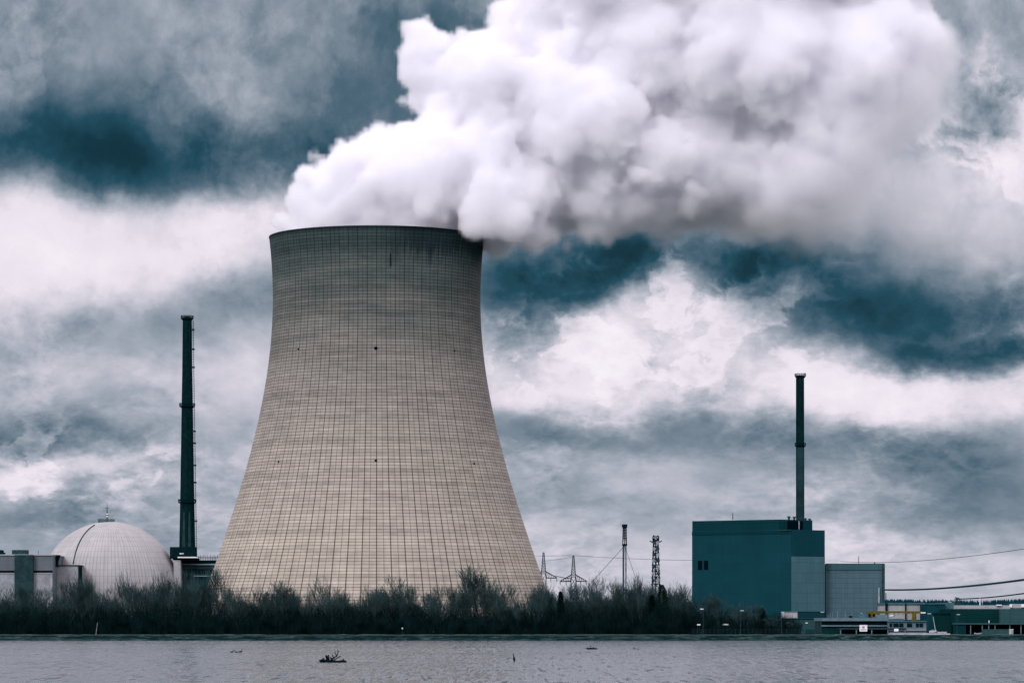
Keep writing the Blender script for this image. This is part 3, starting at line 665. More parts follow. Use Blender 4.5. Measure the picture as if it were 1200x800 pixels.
MB().lathe((x, VD, 0), [(4.9 * k, Z(608, BD)), (4.7 * k, Z(522, VD))], 32).build('lower_shaft', M['stack_grey'], vs_)
MB().lathe((x, VD, 0), [(4.65 * k, Z(522, VD)), (4.55 * k, Z(440, VD))], 32).build('upper_shaft', M['steel'], vs_)
for py, r in ((440.5, 6.4), (521.5, 6.4)):
    rg = MB(); z = Z(py, VD); r *= k
    rg.lathe((x, VD, 0), [(r * .72, z - .8), (r, z - .2), (r, z), (r * .72, z)], 20, False)
    for h in (.4, .8): rg.path([(x + r*math.cos(a), VD + r*math.sin(a), z + h) for a in [2*math.pi*i/20 for i in range(21)]], .06, 4)
    for i in range(14): a = 2*math.pi*i/14; rg.tube((x + r*math.cos(a), VD + r*math.sin(a), z), (x + r*math.cos(a), VD + r*math.sin(a), z + .85), .06, .06, 4)
    rg.build('ring_platform', M['steel'], vs_)
MB().box(x + 5.0*k, x + 6.6*k, VD - .8, VD + .8, Z(441, VD), Z(437, VD)).build('beacon', M['galv'], vs_)
ld = MB()
for p_ in range(0, 84): z = Z(441 + p_ * 2, VD); ld.tube((x - 4.4*k, VD - 1.6, z), (x - 5.5*k, VD - 2.2, z), .08, .08, 4)
ld.tube((x - 5.4*k, VD - 2.1, Z(440, VD)), (x - 5.4*k, VD - 2.1, Z(606, VD)), .08, .08, 4); ld.build('ladder', M['steel'], vs_)

# ------------------------------------------------------------------ grey ribbed hall and the low buildings on the right
gh = thing('turbine_hall', (X(1001, 1162), 1162, GZ), 'tall grey ribbed metal hall adjoining the teal block', 'industrial building')
MB().pbox(967.5, 1035.5, 660.5, 739, 1162, 60).build('wall', M['grey_panel'], gh)
MB().pbox(967.5, 1035.8, 659.8, 667.5, 1161.7, .35).build('fascia', M['fascia'], gh)
MB().pbox(1033.6, 1037, 660, 739, 1161.6, 55).build('corner_trim', M['steel_mid'], gh)
MB().pbox(1029, 1031, 688, 719, 1161.2, .6).build('downpipe', M['galv'], gh)
MB().tube((X(1008, 1162), 1167, Z(661, 1162)), (X(1008, 1162), 1167, Z(651, 1162)), .12, .1, 5).build('antenna', M['steel_mid'], gh)
MB().pbox(1024.5, 1025.8, 658.3, 660.5, 1163, .5).build('roof_lamp', M['steel'], gh)
gb = thing('workshop', (X(940, 1080), 1080, GZ), 'low dark green flat roofed workshop at the foot of the teal block', 'workshop')
MB().pbox(908, 966, 724.5, 742.2, 1080, 30).build('wall', M['green_pale'], gb)
MB().pbox(907.5, 966.5, 723.8, 724.8, 1079.6, 31).build('roof', M['steel_mid'], gb)
for a in (922.5, 944): MB().pbox(a, a + 2.6, 729, 730, 1079.7, .4).build('wall_lamp', M['white'], gb)
MB().pbox(944, 962, 737, 742, 1079.8, .3).build('door', M['teal'], gb)
bb = thing('rooftop_shed', (X(925, 1100), 1100, GZ), 'small beige flat shed showing above the green workshop roof', 'shed')
MB().pbox(917.5, 934.5, 716.5, 742, 1112, 8).build('wall', M['beige'], bb); MB().pbox(917.2, 934.8, 716, 716.8, 1111.8, 8.5).build('roof', M['bluegrey'], bb)
lo = thing('boathouse', (X(1000, 1045), 1045, GZ), 'long low waterfront building with dark window ribbon under a pale roof slab', 'waterfront building')
MB().pbox(962.5, 1041, 724.5, 742.4, 1046, 22).build('wall', M['concrete_dark'], lo)
MB().pbox(962, 1041.5, 723.6, 727.2, 1044.6, 24).build('roof_slab', M['bluegrey'], lo)
MB().pbox(963, 1041, 727.6, 731.6, 1045.7, .5).build('window_band', M['glass'], lo)
MB().pbox(962.4, 1041.4, 732, 733.6, 1044.8, 1.4).build('floor_slab', M['bluegrey'], lo)
MB().pbox(963, 984, 734, 742.4, 1045.6, .5).build('green_door', M['green_wall'], lo)
MB().pbox(984.5, 1062, 735.4, 737, 1040, 5).build('terrace_slab', M['concrete_dark'], lo)
MB().pbox(987, 1062, 737.4, 740.6, 1043, .6).build('lower_window_band', M['glass'], lo)
for i, a in enumerate((984.5, 1003, 1021, 1040, 1060)): MB().pbox(a, a + 1.1, 737, 742.4, 1040.2, .5).build('post', M['bluegrey'], lo)
for i, (a, t_) in enumerate(((973, 717.5), (975.5, 716.5), (981.5, 716), (990.4, 716.3), (998.5, 717), (970.5, 719))):
    MB().tube((X(a, 1055), 1055, Z(723.6, 1055)), (X(a, 1055), 1055, Z(t_, 1055)), .12, .1, 5).build('roof_pole', M['bluegrey'], lo)
MB().pbox(995.5, 999, 721, 723.6, 1052, 2).build('roof_unit', M['steel'], lo); MB().pbox(1007.5, 1013.5, 718.6, 723.6, 1052, 3).build('roof_unit', M['teal_light'], lo)
MB().pbox(1008.5, 1011, 717.6, 718.6, 1052.4, 1).build('roof_cowl', M['galv'], lo); MB().pbox(1027, 1040, 719.4, 723.6, 1054, 3).build('roof_unit', M['bluegrey'], lo)
# gantry crane
GD = 1078.0
cr = thing('gantry_crane', (X(1050, GD), GD, GZ), 'ochre yellow gantry crane beam behind the low waterfront buildings', 'gantry crane')
MB().pbox(1017, 1080, 715.6, 718.4, GD, 1.6).build('beam', M['yellow'], cr)
MB().pbox(1017.5, 1031, 717.6, 722.4, GD - .5, 2.6).build('trolley', M['yellow'], cr)
for a in (1018, 1023, 1028): MB().pbox(a, a + 2.2, 718.6, 721.8, GD - .8, .4).build('trolley_window', M['black'], cr)
for a, b in ((1070.2, 1068.8), (1072.2, 1073.6)): MB().tube(P(a, 718, GD), (X(b, GD), GD, GZ), .45, .3, 6).build('leg', M['yellow'], cr)
for a in (1019, 1020.5): MB().tube(P(a, 722, GD), (X(a, GD), GD, GZ), .4, .3, 6).build('leg', M['yellow'], cr)
MB().prism([(X(1079, GD), GD - .3), (X(1084.5, GD), GD - .3), (X(1084.5, GD), GD + 1), (X(1079, GD), GD + 1)], Z(718.2, GD), Z(716.8, GD)).build('end_cap', M['white'], cr)
# pale hall with dark frame
ph = thing('storage_hall', (X(1062, 1110), 1110, GZ), 'pale flat hall with dark steel frame behind the yellow gantry crane', 'storage hall')
MB().pbox(1040, 1084, 707.5, 742.2, 1110, 30).build('wall', M['pale'], ph)
MB().pbox(1039, 1084, 705.8, 707.9, 1109.5, 31).build('roof_edge', M['teal_light'], ph)
for a, b in ((1037.6, 1040.3), (1060.8, 1062.0)): MB().pbox(a, b, 706.2, 742.2, 1109.2, .8).build('frame_post', M['steel'], ph)
MB().pbox(1040.3, 1084, 725.8, 727.2, 1109.4, .5).build('frame_rail', M['steel'], ph)
MB().pbox(1037.8, 1038.6, 694, 706.4, 1109.4, .5).build('antenna', M['steel'], ph)
# small machinery beside the crane
mc = thing('winch_unit', (X(1050, 1062), 1062, GZ), 'cluster of pale drums and hoops on blue base between crane and blue house', 'machinery')
MB().pbox(1042, 1059.5, 724.5, 742.2, 1062, 4).build('base', M['teal_light'], mc)
for a in (1045, 1050.5, 1055.5):
    MB().path([(X(a, 1062) + 1.0 * math.cos(t_), 1061.5, Z(724.5, 1062) + .6 + 1.0 * math.sin(t_)) for t_ in [math.pi * i / 8 for i in range(9)]], .16, 5).build('hoop', M['galv'], mc)
MB().tube(P(1042.5, 721.6, 1062), P(1047.5, 721, 1062), .32, .32, 8).build('drum', M['white'], mc); MB().tube(P(1052, 722.4, 1062), P(1054.5, 722.2, 1062), .38, .38, 8).build('drum', M['white'], mc)
bh = thing('control_house', (X(1064, 1040), 1040, GZ), 'small pale blue house with square dark windows behind the quay', 'house')
MB().pbox(1041.5, 1085.5, 728, 742.3, 1041, 10).build('wall', M['bluegrey'], bh)
MB().pbox(1041, 1086, 726.8, 728.2, 1040.4, 11.5).build('roof', M['teal_light'], bh)
for a, b in ((1042.5, 1045.5), (1047, 1053), (1053.8, 1058.6), (1063, 1068.8), (1073.5, 1076.8), (1077.6, 1081.6)):
    fw = MB().pbox(a, b, 730, 734.2, 1040.8, .3).build('window', M['glass'], bh)
MB().pbox(1041.5, 1085.5, 737.4, 738.2, 1040.4, .8).build('ledge', M['pale'], bh)
# teal dark hall
th = thing('dark_hall', (X(1100, 1095), 1095, GZ), 'dark blue hall with a brighter blue corner beside the pale framed hall', 'industrial building')
MB().pbox(1084.2, 1108, 707.2, 742.2, 1096, 30).build('wall', M['teal'], th)
MB().pbox(1084, 1108, 706.6, 707.6, 1095.6, 31).build('roof_edge', M['teal_light'], th)
MB().pbox(1108, 1118.5, 705.5, 742.2, 1099, 25).build('corner_block', M['teal_light'], th)
gg = thing('green_shed', (X(1115, 1070), 1070, GZ), 'low dark green shed in front of the dark blue hall', 'shed')
MB().pbox(1100, 1117.5, 719, 742.4, 1070, 14).build('wall', M['green_wall'], gg); MB().pbox(1099.5, 1118, 718, 719.3, 1069.6, 15).build('roof', M['steel'], gg)
# long green building at the right edge
rg_ = thing('pump_building', (X(1170, 1060), 1060, GZ), 'long dark green building with pale railed roof and shaded ground floor at the right edge', 'industrial building')
MB().pbox(1118.5, 1172.5, 713, 729.5, 1060, 40).build('upper_wall', M['green_wall'], rg_)
MB().pbox(1172.5, 1300, 713, 729.5, 1056, 44).build('pale_wall', M['green_pale'], rg_)
MB().pbox(1118, 1184, 708.8, 713.2, 1060.5, 1.0).build('parapet', M['pale'], rg_)
MB().pbox(1184, 1300, 707.2, 712.0, 1056.5, 1.0).build('parapet', M['pale'], rg_)
MB().pbox(1168, 1174, 708, 709.2, 1059.5, 1).build('roof_light', M['white'], rg_)
for a, b in ((1183.5, 1186), (1197, 1203)): MB().pbox(a, b, 707.6, 711, 1055.8, 1).build('roof_unit', M['white'], rg_)
MB().pbox(1118.5, 1300, 729.5, 731.3, 1054.5, 6).build('canopy_edge', M['green_pale'], rg_)
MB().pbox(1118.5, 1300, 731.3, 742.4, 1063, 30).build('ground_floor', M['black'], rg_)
MB().pbox(1118.5, 1132, 726.5, 742.4, 1055, 4).build('dark_gate', M['teal_dark'], rg_)
for a in (1137, 1150.6, 1158.2, 1165.6, 1183, 1196, 1212): MB().pbox(a, a + 1.0, 731.3, 742.4, 1055, .4).build('column', M['bluegrey'], rg_)
MB().pbox(1158.6, 1159.4, 726.5, 729.5, 1055, .3).build('lamp', M['white'], rg_)
fp = tag(MB().pbox(1150.5, 1182.5, 736.8, 744, 1030, .3).build('fence_panel', M['green_pale'], origin=(X(1166, 1030), 1030, GZ)), 'pale green corrugated fence panel before the shaded ground floor', 'fence')
MBm = thing('roof_mast', (X(1149, 1062), 1062, Z(708.8, 1060)), 'white A shaped mast on the roof of the long green building', 'mast')
MB().tube(P(1148.3, 709, 1062), P(1148.8, 699.5, 1062), .16, .12, 5).build('pole', M['white'], MBm); MB().tube(P(1151.6, 709, 1062), P(1149.4, 700.5, 1062), .1, .08, 5).build('strut', M['galv'], MBm)
aa = thing('antenna_cluster', (X(1121, 1064), 1064, Z(708.8, 1060)), 'dark cluster of roof antennas where the lowest wires arrive', 'antennas')
for a, t_ in ((1119.4, 703), (1120.6, 699.5), (1122, 701), (1124.6, 700.5)): MB().tube(P(a, 709, 1064), P(a, t_, 1064), .2, .12, 5).build('pole', M['steel_mid'], aa)
MB().tube(P(1118, 702.2, 1064), P(1126, 701.6, 1064), .16, .14, 5).build('crossbar', M['steel'], aa); MB().tube(P(1119, 700, 1064), P(1124, 700.3, 1064), .2, .14, 5).build('crossbar', M['steel'], aa)

# ------------------------------------------------------------------ small things along the quay
def sign(px0, px1, py0, py1, D, label, red):
    s_ = thing('warning_sign', (X((px0+px1)/2, D), D, GZ), label, 'sign')
    MB().pbox(px0, px1, py0, py1, D, .08).build('board', M['white'], s_)
    for a in (px0 + (px1-px0)*.2, px0 + (px1-px0)*.8): MB().tube((X(a, D), D + .12, GZ - .05), (X(a, D), D + .12, Z(py0, D)), .05, .05, 6).build('post', M['steel_mid'], s_)
    if red:
        c = Vector((X((px0+px1)/2, D), D - .02, Z(py0 + (py1-py0)*.38, D)))
        MB().path([(c.x + .36*math.cos(t_), c.y, c.z + .36*math.sin(t_)) for t_ in [2*math.pi*i/20 for i in range(21)]], .05, 4).build('red_ring', M['red'], s_)
        MB().box(c.x - .16, c.x + .16, D - .03, D - .01, c.z - .14, c.z + .14).build('boat_symbol', M['black'], s_)
        MB().pbox(px0 + 1.2, px1 - 1.2, py1 - 2.2, py1 - 1.6, D - .02, .02).build('text_line', M['black'], s_)
sign(1007.3, 1016.3, 731.8, 739.3, 1011, 'large white warning sign with red ring on the bank before the long low building', True)
sign(1047.8, 1052.8, 736.2, 739.2, 1011, 'small white sign right of the large warning sign', False)
sign(816.8, 820.8, 730.8, 732.2, 1012, 'small white board beside the first lamp post under the trees', False)
sign(847, 853.5, 730.6, 732, 1014, 'wide low white board between two lamp posts under the trees', False)
def lamp(px, py, D, label, arm=1):
    s_ = thing('street_lamp', (X(px, D), D, GZ), label, 'lamp post', 'lamp posts along the bank')
    MB().tube((X(px, D), D, GZ - .05), (X(px, D), D, Z(py, D)), .09, .06, 8).build('pole', M['steel_mid'], s_)
    MB().box(X(px, D) - .12, X(px, D) + .9 * arm, D - .18, D + .18, Z(py, D), Z(py, D) + .22).build('lamp_head', M['white_dull'], s_) if arm > 0 else MB().box(X(px, D) - .9, X(px, D) + .12, D - .18, D + .18, Z(py, D), Z(py, D) + .22).build('lamp_head', M['white'], s_)
for a in ((824, 713.6, 1008, 'leftmost lamp post, before dark trees at the left corner of the teal block', -1), (868, 715.5, 1008, 'lamp post before the small bare trees halfway along the teal block', 1),
          (915.8, 717.4, 1010, 'lamp post in front of the green workshop at the beige shed', 1), (962.3, 717.2, 1012, 'lamp post at the seam between teal block and grey ribbed hall', 1),
          (1087.5, 719, 1030, 'lamp post just right of the pale blue house', 1), (1112, 705.5, 1085, 'tall lamp post before the bright blue corner of the dark hall', 1), (1121.5, 720, 1040, 'lamp post at the left end of the long green building', 1)): lamp(*a)
# wire fence under the trees
fc = thing('mesh_fence', (X(880, 1011), 1011, GZ), 'low thin wire mesh fence along the bank from the trees to the workshop', 'fence')
for i in range(30):
    a = 812 + i * 5; MB().tube((X(a, 1011), 1011, GZ - .05), (X(a, 1011), 1011, GZ + 1.7), .04, .04, 5).build('post', M['steel_mid'], fc)
for z in (.15, .7, 1.2, 1.65): MB().tube((X(812, 1011), 1010.9, GZ + z), (X(957, 1011), 1010.9, GZ + z), .02, .02, 4).build('rail', M['steel_mid'], fc)
# small boat with leaning mast on the quay
bt = thing('sailing_boat', (X(1093, 1014), 1014, GZ + .34), 'small white boat with leaning bare mast parked on the quay', 'boat')
hl = MB(); x0 = X(1089, 1014); x1 = X(1097.5, 1014); secs = []
for i in range(9):
    t_ = i / 8; xx = x0 + (x1 - x0) * t_; w_ = .5 * (1 - (2 * abs(t_ - .42)) ** 2.4 * .9); h0 = .12 + .25 * t_ ** 3
    secs.append([(xx, 1014 - w_, GZ + 1.15 + .12 * t_), (xx, 1014 - w_ * .7, GZ + .34 + h0 + .15), (xx, 1014, GZ + .34 + h0), (xx, 1014 + w_ * .7, GZ + .34 + h0 + .15), (xx, 1014 + w_, GZ + 1.15 + .12 * t_)])
hl.poly([p_ for s__ in secs for p_ in s__], [(i*5+j, i*5+j+1, (i+1)*5+j+1, (i+1)*5+j) for i in range(8) for j in range(4)] + [(i*5, (i+1)*5, (i+1)*5+4, i*5+4) for i in range(8)] + [(0,4,3,2,1), (40,41,42,43,44)])
hl.build('hull', M['white_dull'], bt)
MB().tube((X(1096.3, 1014), 1014, GZ + 1.1), P(1093.4, 722, 1014), .14, .10, 6).build('mast', M['galv'], bt)
MB().box(x0 + .7, x0 + 1.4, 1013.75, 1014.25, GZ + 1.15, GZ + 1.5).build('cabin', M['bluegrey'], bt)
def rowboat(px, D, L_, z, label):
    o_ = thing('rowing_boat', (X(px, D), D, z), label, 'boat', 'small boats lying on the quay'); m_ = MB(); n_ = 8; x0 = X(px, D) - L_ / 2
    pts = []
    for i in range(n_ + 1):
        t_ = i / n_; w_ = .45 * (1 - abs(2 * t_ - 1) ** 2.5 * .85); xx = x0 + L_ * t_; up = .15 * abs(2 * t_ - 1) ** 2
        pts += [(xx, D - w_, z + .42 + up), (xx, D - w_ * .6, z + .08 + up), (xx, D + w_ * .6, z + .08 + up), (xx, D + w_, z + .42 + up), (xx, D, z + .3 + up)]
    fs = []
    for i in range(n_):
        for a, b in ((0,1),(1,2),(2,3),(3,4),(4,0)): fs.append((i*5+a, i*5+b, (i+1)*5+b, (i+1)*5+a))
    fs += [(0,4,3,2,1), (n_*5, n_*5+1, n_*5+2, n_*5+3, n_*5+4)]
    m_.poly(pts, fs); m_.build('hull', M['white_dull'], o_); MB().box(X(px, D) - .12, X(px, D) + .12, D - .38, D + .38, z + .4, z + .46).build('bench', M['galv'], o_)
rowboat(1101.5, 1013, 1.5, GZ + .34, 'tiny white boat lying next to the leaning mast'); rowboat(1107, 1013, 1.3, GZ + .34, 'tiny white boat at the right end of the quay')
rowboat(1146, 1012, 2.2, GZ, 'white flat boat lying on the bank before the long green building')
# small white cabinet by the long green building
ucb = thing('utility_cabinet', (X(1185, 1036), 1036, GZ), 'small white utility cabinet by the pale wall at the right edge', 'cabinet')
MB().pbox(1183, 1187.4, 737.2, 742.6, 1036, .8).build('body', M['white_dull'], ucb); MB().pbox(1182.7, 1187.7, 736.8, 737.3, 1035.9, 1.0).build('roof', M['white'], ucb)
MB().pbox(1185.3, 1186.9, 738, 742, 1035.95, .05).build('door', M['galv'], ucb)

# ------------------------------------------------------------------ birds and driftwood on the water
def at_water(px, py): D = EYE * F / (py - 730); return X(px, D), D
def bird(px, py, L_, label, face=1, swim=True):
    x, D = at_water(px, py); b = thing('water_bird', (x, D, 0), label, 'bird', 'dark birds on the water')
    def ell(m_, c, rx, ry, rz, tilt=0, n_=10):
        pts = []; fs = []
        for i in range(n_ + 1):
            ph_ = math.pi * i / n_
            for j in range(n_):
                th_ = 2 * math.pi * j / n_; a = Vector((rx * math.cos(ph_), ry * math.sin(ph_) * math.cos(th_), rz * math.sin(ph_) * math.sin(th_)))
                a = Vector((a.x * math.cos(tilt) - a.z * math.sin(tilt), a.y, a.x * math.sin(tilt) + a.z * math.cos(tilt)))
                pts.append((c[0] + face * a.x, c[1] + a.y, c[2] + a.z))
        for i in range(n_):
            for j in range(n_): fs.append((i*n_+j, (i+1)*n_+j, (i+1)*n_+(j+1)%n_, i*n_+(j+1)%n_))
        m_.poly(pts, fs)
    m_ = MB(); s_ = L_
    tl = .15 if swim else 1.42
    ell(m_, (x, D, s_ * (.10 if swim else .30)), s_ * .36, s_ * .15, s_ * .15, tl)
    bx = x + face * s_ * (.26 if swim else .03); bz = s_ * (.18 if swim else .58)
    m_.path([(bx, D, bz), (bx + face * s_ * .05, D, bz + s_ * .16), (bx + face * s_ * .02, D, bz + s_ * .30)], s_ * .05, 8)
    ell(m_, (bx + face * s_ * .06, D, bz + s_ * .34), s_ * .10, s_ * .055, s_ * .06)
    m_.tube((x - face * s_ * (.3 if swim else .04), D, s_ * .12), (x - face * s_ * (.48 if swim else .1), D, s_ * (.16 if swim else -.02)), s_ * .07, s_ * .03, 6)
    m_.build('body', M['feather'], b, smooth=True)
    MB().tube((bx + face * s_ * .14, D, bz + s_ * .34), (bx + face * s_ * .26, D, bz + s_ * .33), s_ * .02, s_ * .008, 5).build('beak', M['beak'], b)
bird(271.8, 764, .85, 'leftmost dark bird of the trio swimming left of the driftwood'); bird(277, 764.2, .8, 'middle dark bird of the trio left of the driftwood', -1)
bird(281.6, 763.8, .9, 'rightmost dark bird of the trio left of the driftwood', 1)
bird(602.5, 774.6, 1.05, 'lone upright dark bird sitting in the open water right of the driftwood', -1, False)
bird(690, 760.2, 1.2, 'dark bird with raised neck beside a floating log near the far bank', 1)
bird(743.5, 760, .75, 'small dark bird swimming right of the floating log', -1); bird(748, 760.6, .5, 'tiny dark bird trailing behind another right of the floating log', -1)
x, D = at_water(693, 760.4); lg = MB(); lg.tube((x - .9, D, .05), (x + 1.1, D, .08), .28, .2, 8); lg.tube((x + .2, D, .1), (x + .5, D, .55), .12, .05, 6)
tag(lg.build('floating_log', M['drift'], origin=(x, D, 0)), 'short dark log floating beside the bird near the far bank', 'log')
dx_, dD = at_water(390, 775.8); k = dD / F
dw = thing('driftwood', (dx_, dD, 0), 'dark uprooted tree stump with curling roots floating in the water', 'driftwood')
def Q(px, py, dy=0): return (X(px, dD), dD + dy, (776 - py) * k)
tr = MB()
for pts, r in (([(375,774.5),(380,775),(388,775),(397,775.4),(406,775.8)], .19), ([(374.5,774.6),(378,773.4),(383,774.6)], .2)):
    for a, b in zip(pts, pts[1:]): tr.tube(Q(*a), Q(*b), r, r * .9, 8)
tr.build('trunk', M['drift'], dw)
rt = MB()
for pts, r in (([(384,775),(383,771),(382,767.5)], .22), ([(386,774.5),(384.5,769.5),(385,767)], .15), ([(388,775),(391,770.5),(394.5,768.5),(396,764.5),(395.5,761)], .13), ([(390,775),(393,772),(399,768.5)], .10), ([(392,771),(389.5,768),(389,766)], .07),
               ([(394.5,768.5),(392.5,764),(393,762.5)], .06), ([(396,764.5),(397.6,762.5)], .05), ([(400,775),(402,773),(402.5,771.5)], .12), ([(398,775),(402,773.5),(406,774.5)], .14), ([(387,775),(389,771.5),(386.5,770)], .14), ([(380,775),(378,772),(380,770.5)], .10)):
    rr2 = r
    for i, (a, b) in enumerate(zip(pts, pts[1:])): rt.tube(Q(*a, i * .1), Q(*b, i * .1 + .1), rr2, rr2 * .75, 6); rr2 *= .75
rt.build('roots', M['drift'], dw)
# ------------------------------------------------------------------ trees
def make_tree(seed, H, spread, kids=(7, 4, 3, 2), start=.16, upward=.45, tw=.031, wob=.17):
    rr = random.Random(seed); trunk = MB(); crown = MB()
    def grow(p, d_, L, r, depth):
        n_ = 3 if depth < 2 else 2; seg = L / n_; pts = [p]; dirs = [d_]
        for i in range(n_):
            d_ = (d_ + Vector((rr.gauss(0, wob), rr.gauss(0, wob), rr.gauss(0, wob * .5) + upward * .25))).normalized()
            q_ = p + d_ * seg; r2 = r * (.80 if depth else .86)
            tgt = trunk if depth == 0 else crown
            tgt.tube(p, q_, r, r2, 7 if depth == 0 else (5 if depth == 1 else 3), False)
            p = q_; r = r2; pts.append(p); dirs.append(d_)
        if depth >= len(kids): return
        nk = kids[depth] + rr.choice((0, 0, 1))
        for i in range(nk):
            t_ = rr.uniform(.25, 1.0) if depth else rr.uniform(start, 1.0)
            j = min(int(t_ * n_), n_ - 1); base_ = pts[j].lerp(pts[j + 1], t_ * n_ - j)
            az = rr.uniform(0, 2 * math.pi); sp_ = spread * rr.uniform(.6, 1.25)
            side = Vector((math.cos(az), math.sin(az), 0)); dd = (dirs[j + 1] + side * sp_ + Vector((0, 0, upward))).normalized()
            k_ = rr.uniform(.58, .82) * (1.25 - .45 * t_ if depth == 0 else 1)
            grow(base_, dd, L * k_, max(r * rr.uniform(.55, .8), tw), depth + 1)
        grow(p, dirs[-1], L * .55, max(r * .85, tw), depth + 1)
    grow(Vector((0, 0, -.15)), Vector((rr.gauss(0, .05), rr.gauss(0, .05), 1)).normalized(), H * .5, H * .0125, 0)
    top = max(q[2] for q in crown.v); k_ = H / top
    for m_ in (trunk, crown): m_.v = [(a * k_, b * k_, c * k_) for a, b, c in m_.v]
    wid = sorted(abs(q[0]) for q in crown.v)[int(len(crown.v) * .97)]
    return trunk, crown, wid
PARK = (0, 1030, GZ)
protos = []
specs = [(11, .75), (23, .62), (37, .9), (41, .5), (59, .8), (67, .7), (73, .55), (89, 1.0), (97, .68), (103, .85)]
proto_mesh = []
for i, (sd, sp_) in enumerate(specs):
    trk, crn, wid = make_tree(sd, 15.0, sp_)
    proto_mesh.append((trk, crn, wid))
made = {}
def put_tree(px, top, D, halfw, label, which, group=None, base_py=None, name='bare_tree', cat='tree', rz=None):
    H = (Z(top - 3.0, D) - GZ) * (1 if top < 700 else .97)
    trk, crn, wid = proto_mesh[which]
    sxy = (halfw * D / F) / wid; sxy = max(.45 * H / 15, min(sxy, 1.5 * H / 15))
    loc = (X(px, D), D, GZ); rz = R.uniform(-.5, .5) if rz is None else rz
    if which not in made:
        t_ = thing(name, loc, label, cat, group); t_['_o'] = (0, 0, 0)
        trk.build('trunk', M['bark'], t_); crn.build('crown', M['twig'], t_)
        made[which] = t_; t_.rotation_euler = (0, 0, rz); t_.scale = (sxy, sxy, H / 15); return t_
    t_ = copy_tree(made[which], loc, label, rz, (sxy, sxy, H / 15), group)
    return t_
TG = 'bare trees of the shoreline belt'
front = [ # px, top y, half width px, label
 (6, 686, 20, 'bare tree at the left picture edge below the grey facade'),
 (30, 682, 18, 'bare tree before the dark stair block of the flat grey building'),
 (52, 684, 16, 'bare tree between the dark stair block and the beige annex'),
 (80, 676, 17, 'bare tree with spiky top before the beige annex'),
 (93, 671, 15, 'bare tree before the seam between beige annex and dome'),
 (110, 674, 14, 'bare tree with knobbly dark top before the left half of the dome'),
 (136, 682, 16, 'lower bare tree before the middle of the dome'),
 (155, 668, 17, 'tall wispy bare tree before the right half of the dome'),
 (183, 667, 17, 'bare tree with curved limbs before the right rim of the dome'),
 (203, 672, 14, 'bare tree directly under the dark raised plant room'),
 (222, 666, 17, 'tall dark bare tree before the open steel deck building'),
 (257, 664, 19, 'tall fan shaped bare tree before the left foot of the cooling tower'),
 (277, 684, 14, 'lower bare tree stepping down right of the tall fan shaped one'),
 (303, 687, 17, 'small round bare tree before the lower left of the tower shell'),
 (322, 684, 14, 'narrow bare tree beside a dense pale-twigged one under the tower'),
 (341, 679, 19, 'dense pale-twigged bare tree under the left third of the tower'),
 (366, 690, 12, 'short bare tree filling the dip left of a broad crowned tree'),
 (392, 676, 27, 'broad round crowned bare tree left of the tower centre'),
 (426, 685, 13, 'slim bare tree with straight dark trunk just left of the tower centre line'),
 (443, 695, 11, 'short bare tree in the gap at the tower centre line'),
 (459, 672, 24, 'tall dome crowned bare tree just right of the tower centre line'),
 (484, 685, 14, 'bare tree with pale flat topped crown right of the dome crowned tree'),
 (511, 681, 15, 'bare tree with several upright trunks above the dark thicket'),
 (527, 682, 12, 'narrow bare tree with bright gaps beneath its crown'),
 (543, 682, 12, 'narrow bare tree leaning on the left flank of the tallest tree'),
 (568, 661, 28, 'tallest and broadest bare tree, before the right third of the tower'),
 (592, 680, 17, 'bare tree on the right shoulder of the tallest tree'),
 (608, 697, 10, 'short bare tree in the notch before the right foot of the tower'),
 (626, 683, 17, 'bare tree with arching twigs before the tower right edge'),
 (642, 678, 18, 'bare tree before the half hidden pylon'),
 (661, 687, 15, 'bare tree in the gap between the two pylons'),
 (678, 684, 18, 'low bare tree under the crossarm of the clear pylon'),
 (698, 670, 17, 'tall spiky bare tree between clear pylon and guyed chimney'),
 (719, 676, 15, 'bare tree just left of the guyed chimney'),
 (741, 677, 13, 'bare tree just right of the guyed chimney'),
 (751, 671, 7, 'narrow upright bare tree between guyed chimney and lattice mast'),
 (792, 681, 18, 'rounded bare tree right of the lattice mast'),
 (808, 686, 14, 'bare tree touching the left edge of the teal block'),
 (826, 694, 17, 'dark bare tree before the left corner of the teal block'),
 (845, 697, 16, 'dark bare tree under the teal block between two lamp posts'),
 (870, 704, 13, 'small bare tree behind the second lamp post'),
 (888, 708, 13, 'small dense tree before the right part of the dark teal wall'),
 (905, 722, 10, 'bushy small tree left of the third lamp post'),
 (924, 729, 10, 'low round bush like tree before the green workshop')]
for i, (px, top, hw_, lb_) in enumerate(front):
    if px > 810: D = R.uniform(1014, 1020)
    else: D = R.uniform(1014, 1028)
    put_tree(px, top, D, hw_, lb_, (i * 3 + 1) % 10, TG)
sections = [(0, 60, 'before the flat grey building'), (62, 200, 'before the dome'), (202, 256, 'before the steel deck building'),
            (258, 440, 'before the left half of the cooling tower'), (445, 628, 'before the right half of the cooling tower'), (632, 808, 'between cooling tower and teal block'), (812, 900, 'before the teal block')]
front_top = lambda px: min(front, key=lambda f_: abs(f_[0] - px))[1]
cnt = {0: 10, 62: 24, 202: 10, 258: 32, 445: 32, 632: 34, 812: 12}
orders = ('nearer', 'farther')
for a, b, where in sections:
    nn = cnt[a]
    for i in range(nn):
        px = a + (b - a) * (i + R.uniform(.1, .9)) / nn
        top = front_top(px) + R.uniform(9, 26); D = R.uniform(1030, 1062)
        put_tree(px, top, D, R.uniform(10, 17), 'bare tree packed behind the front row, ' + where, R.randrange(10), 'back row trees ' + where)
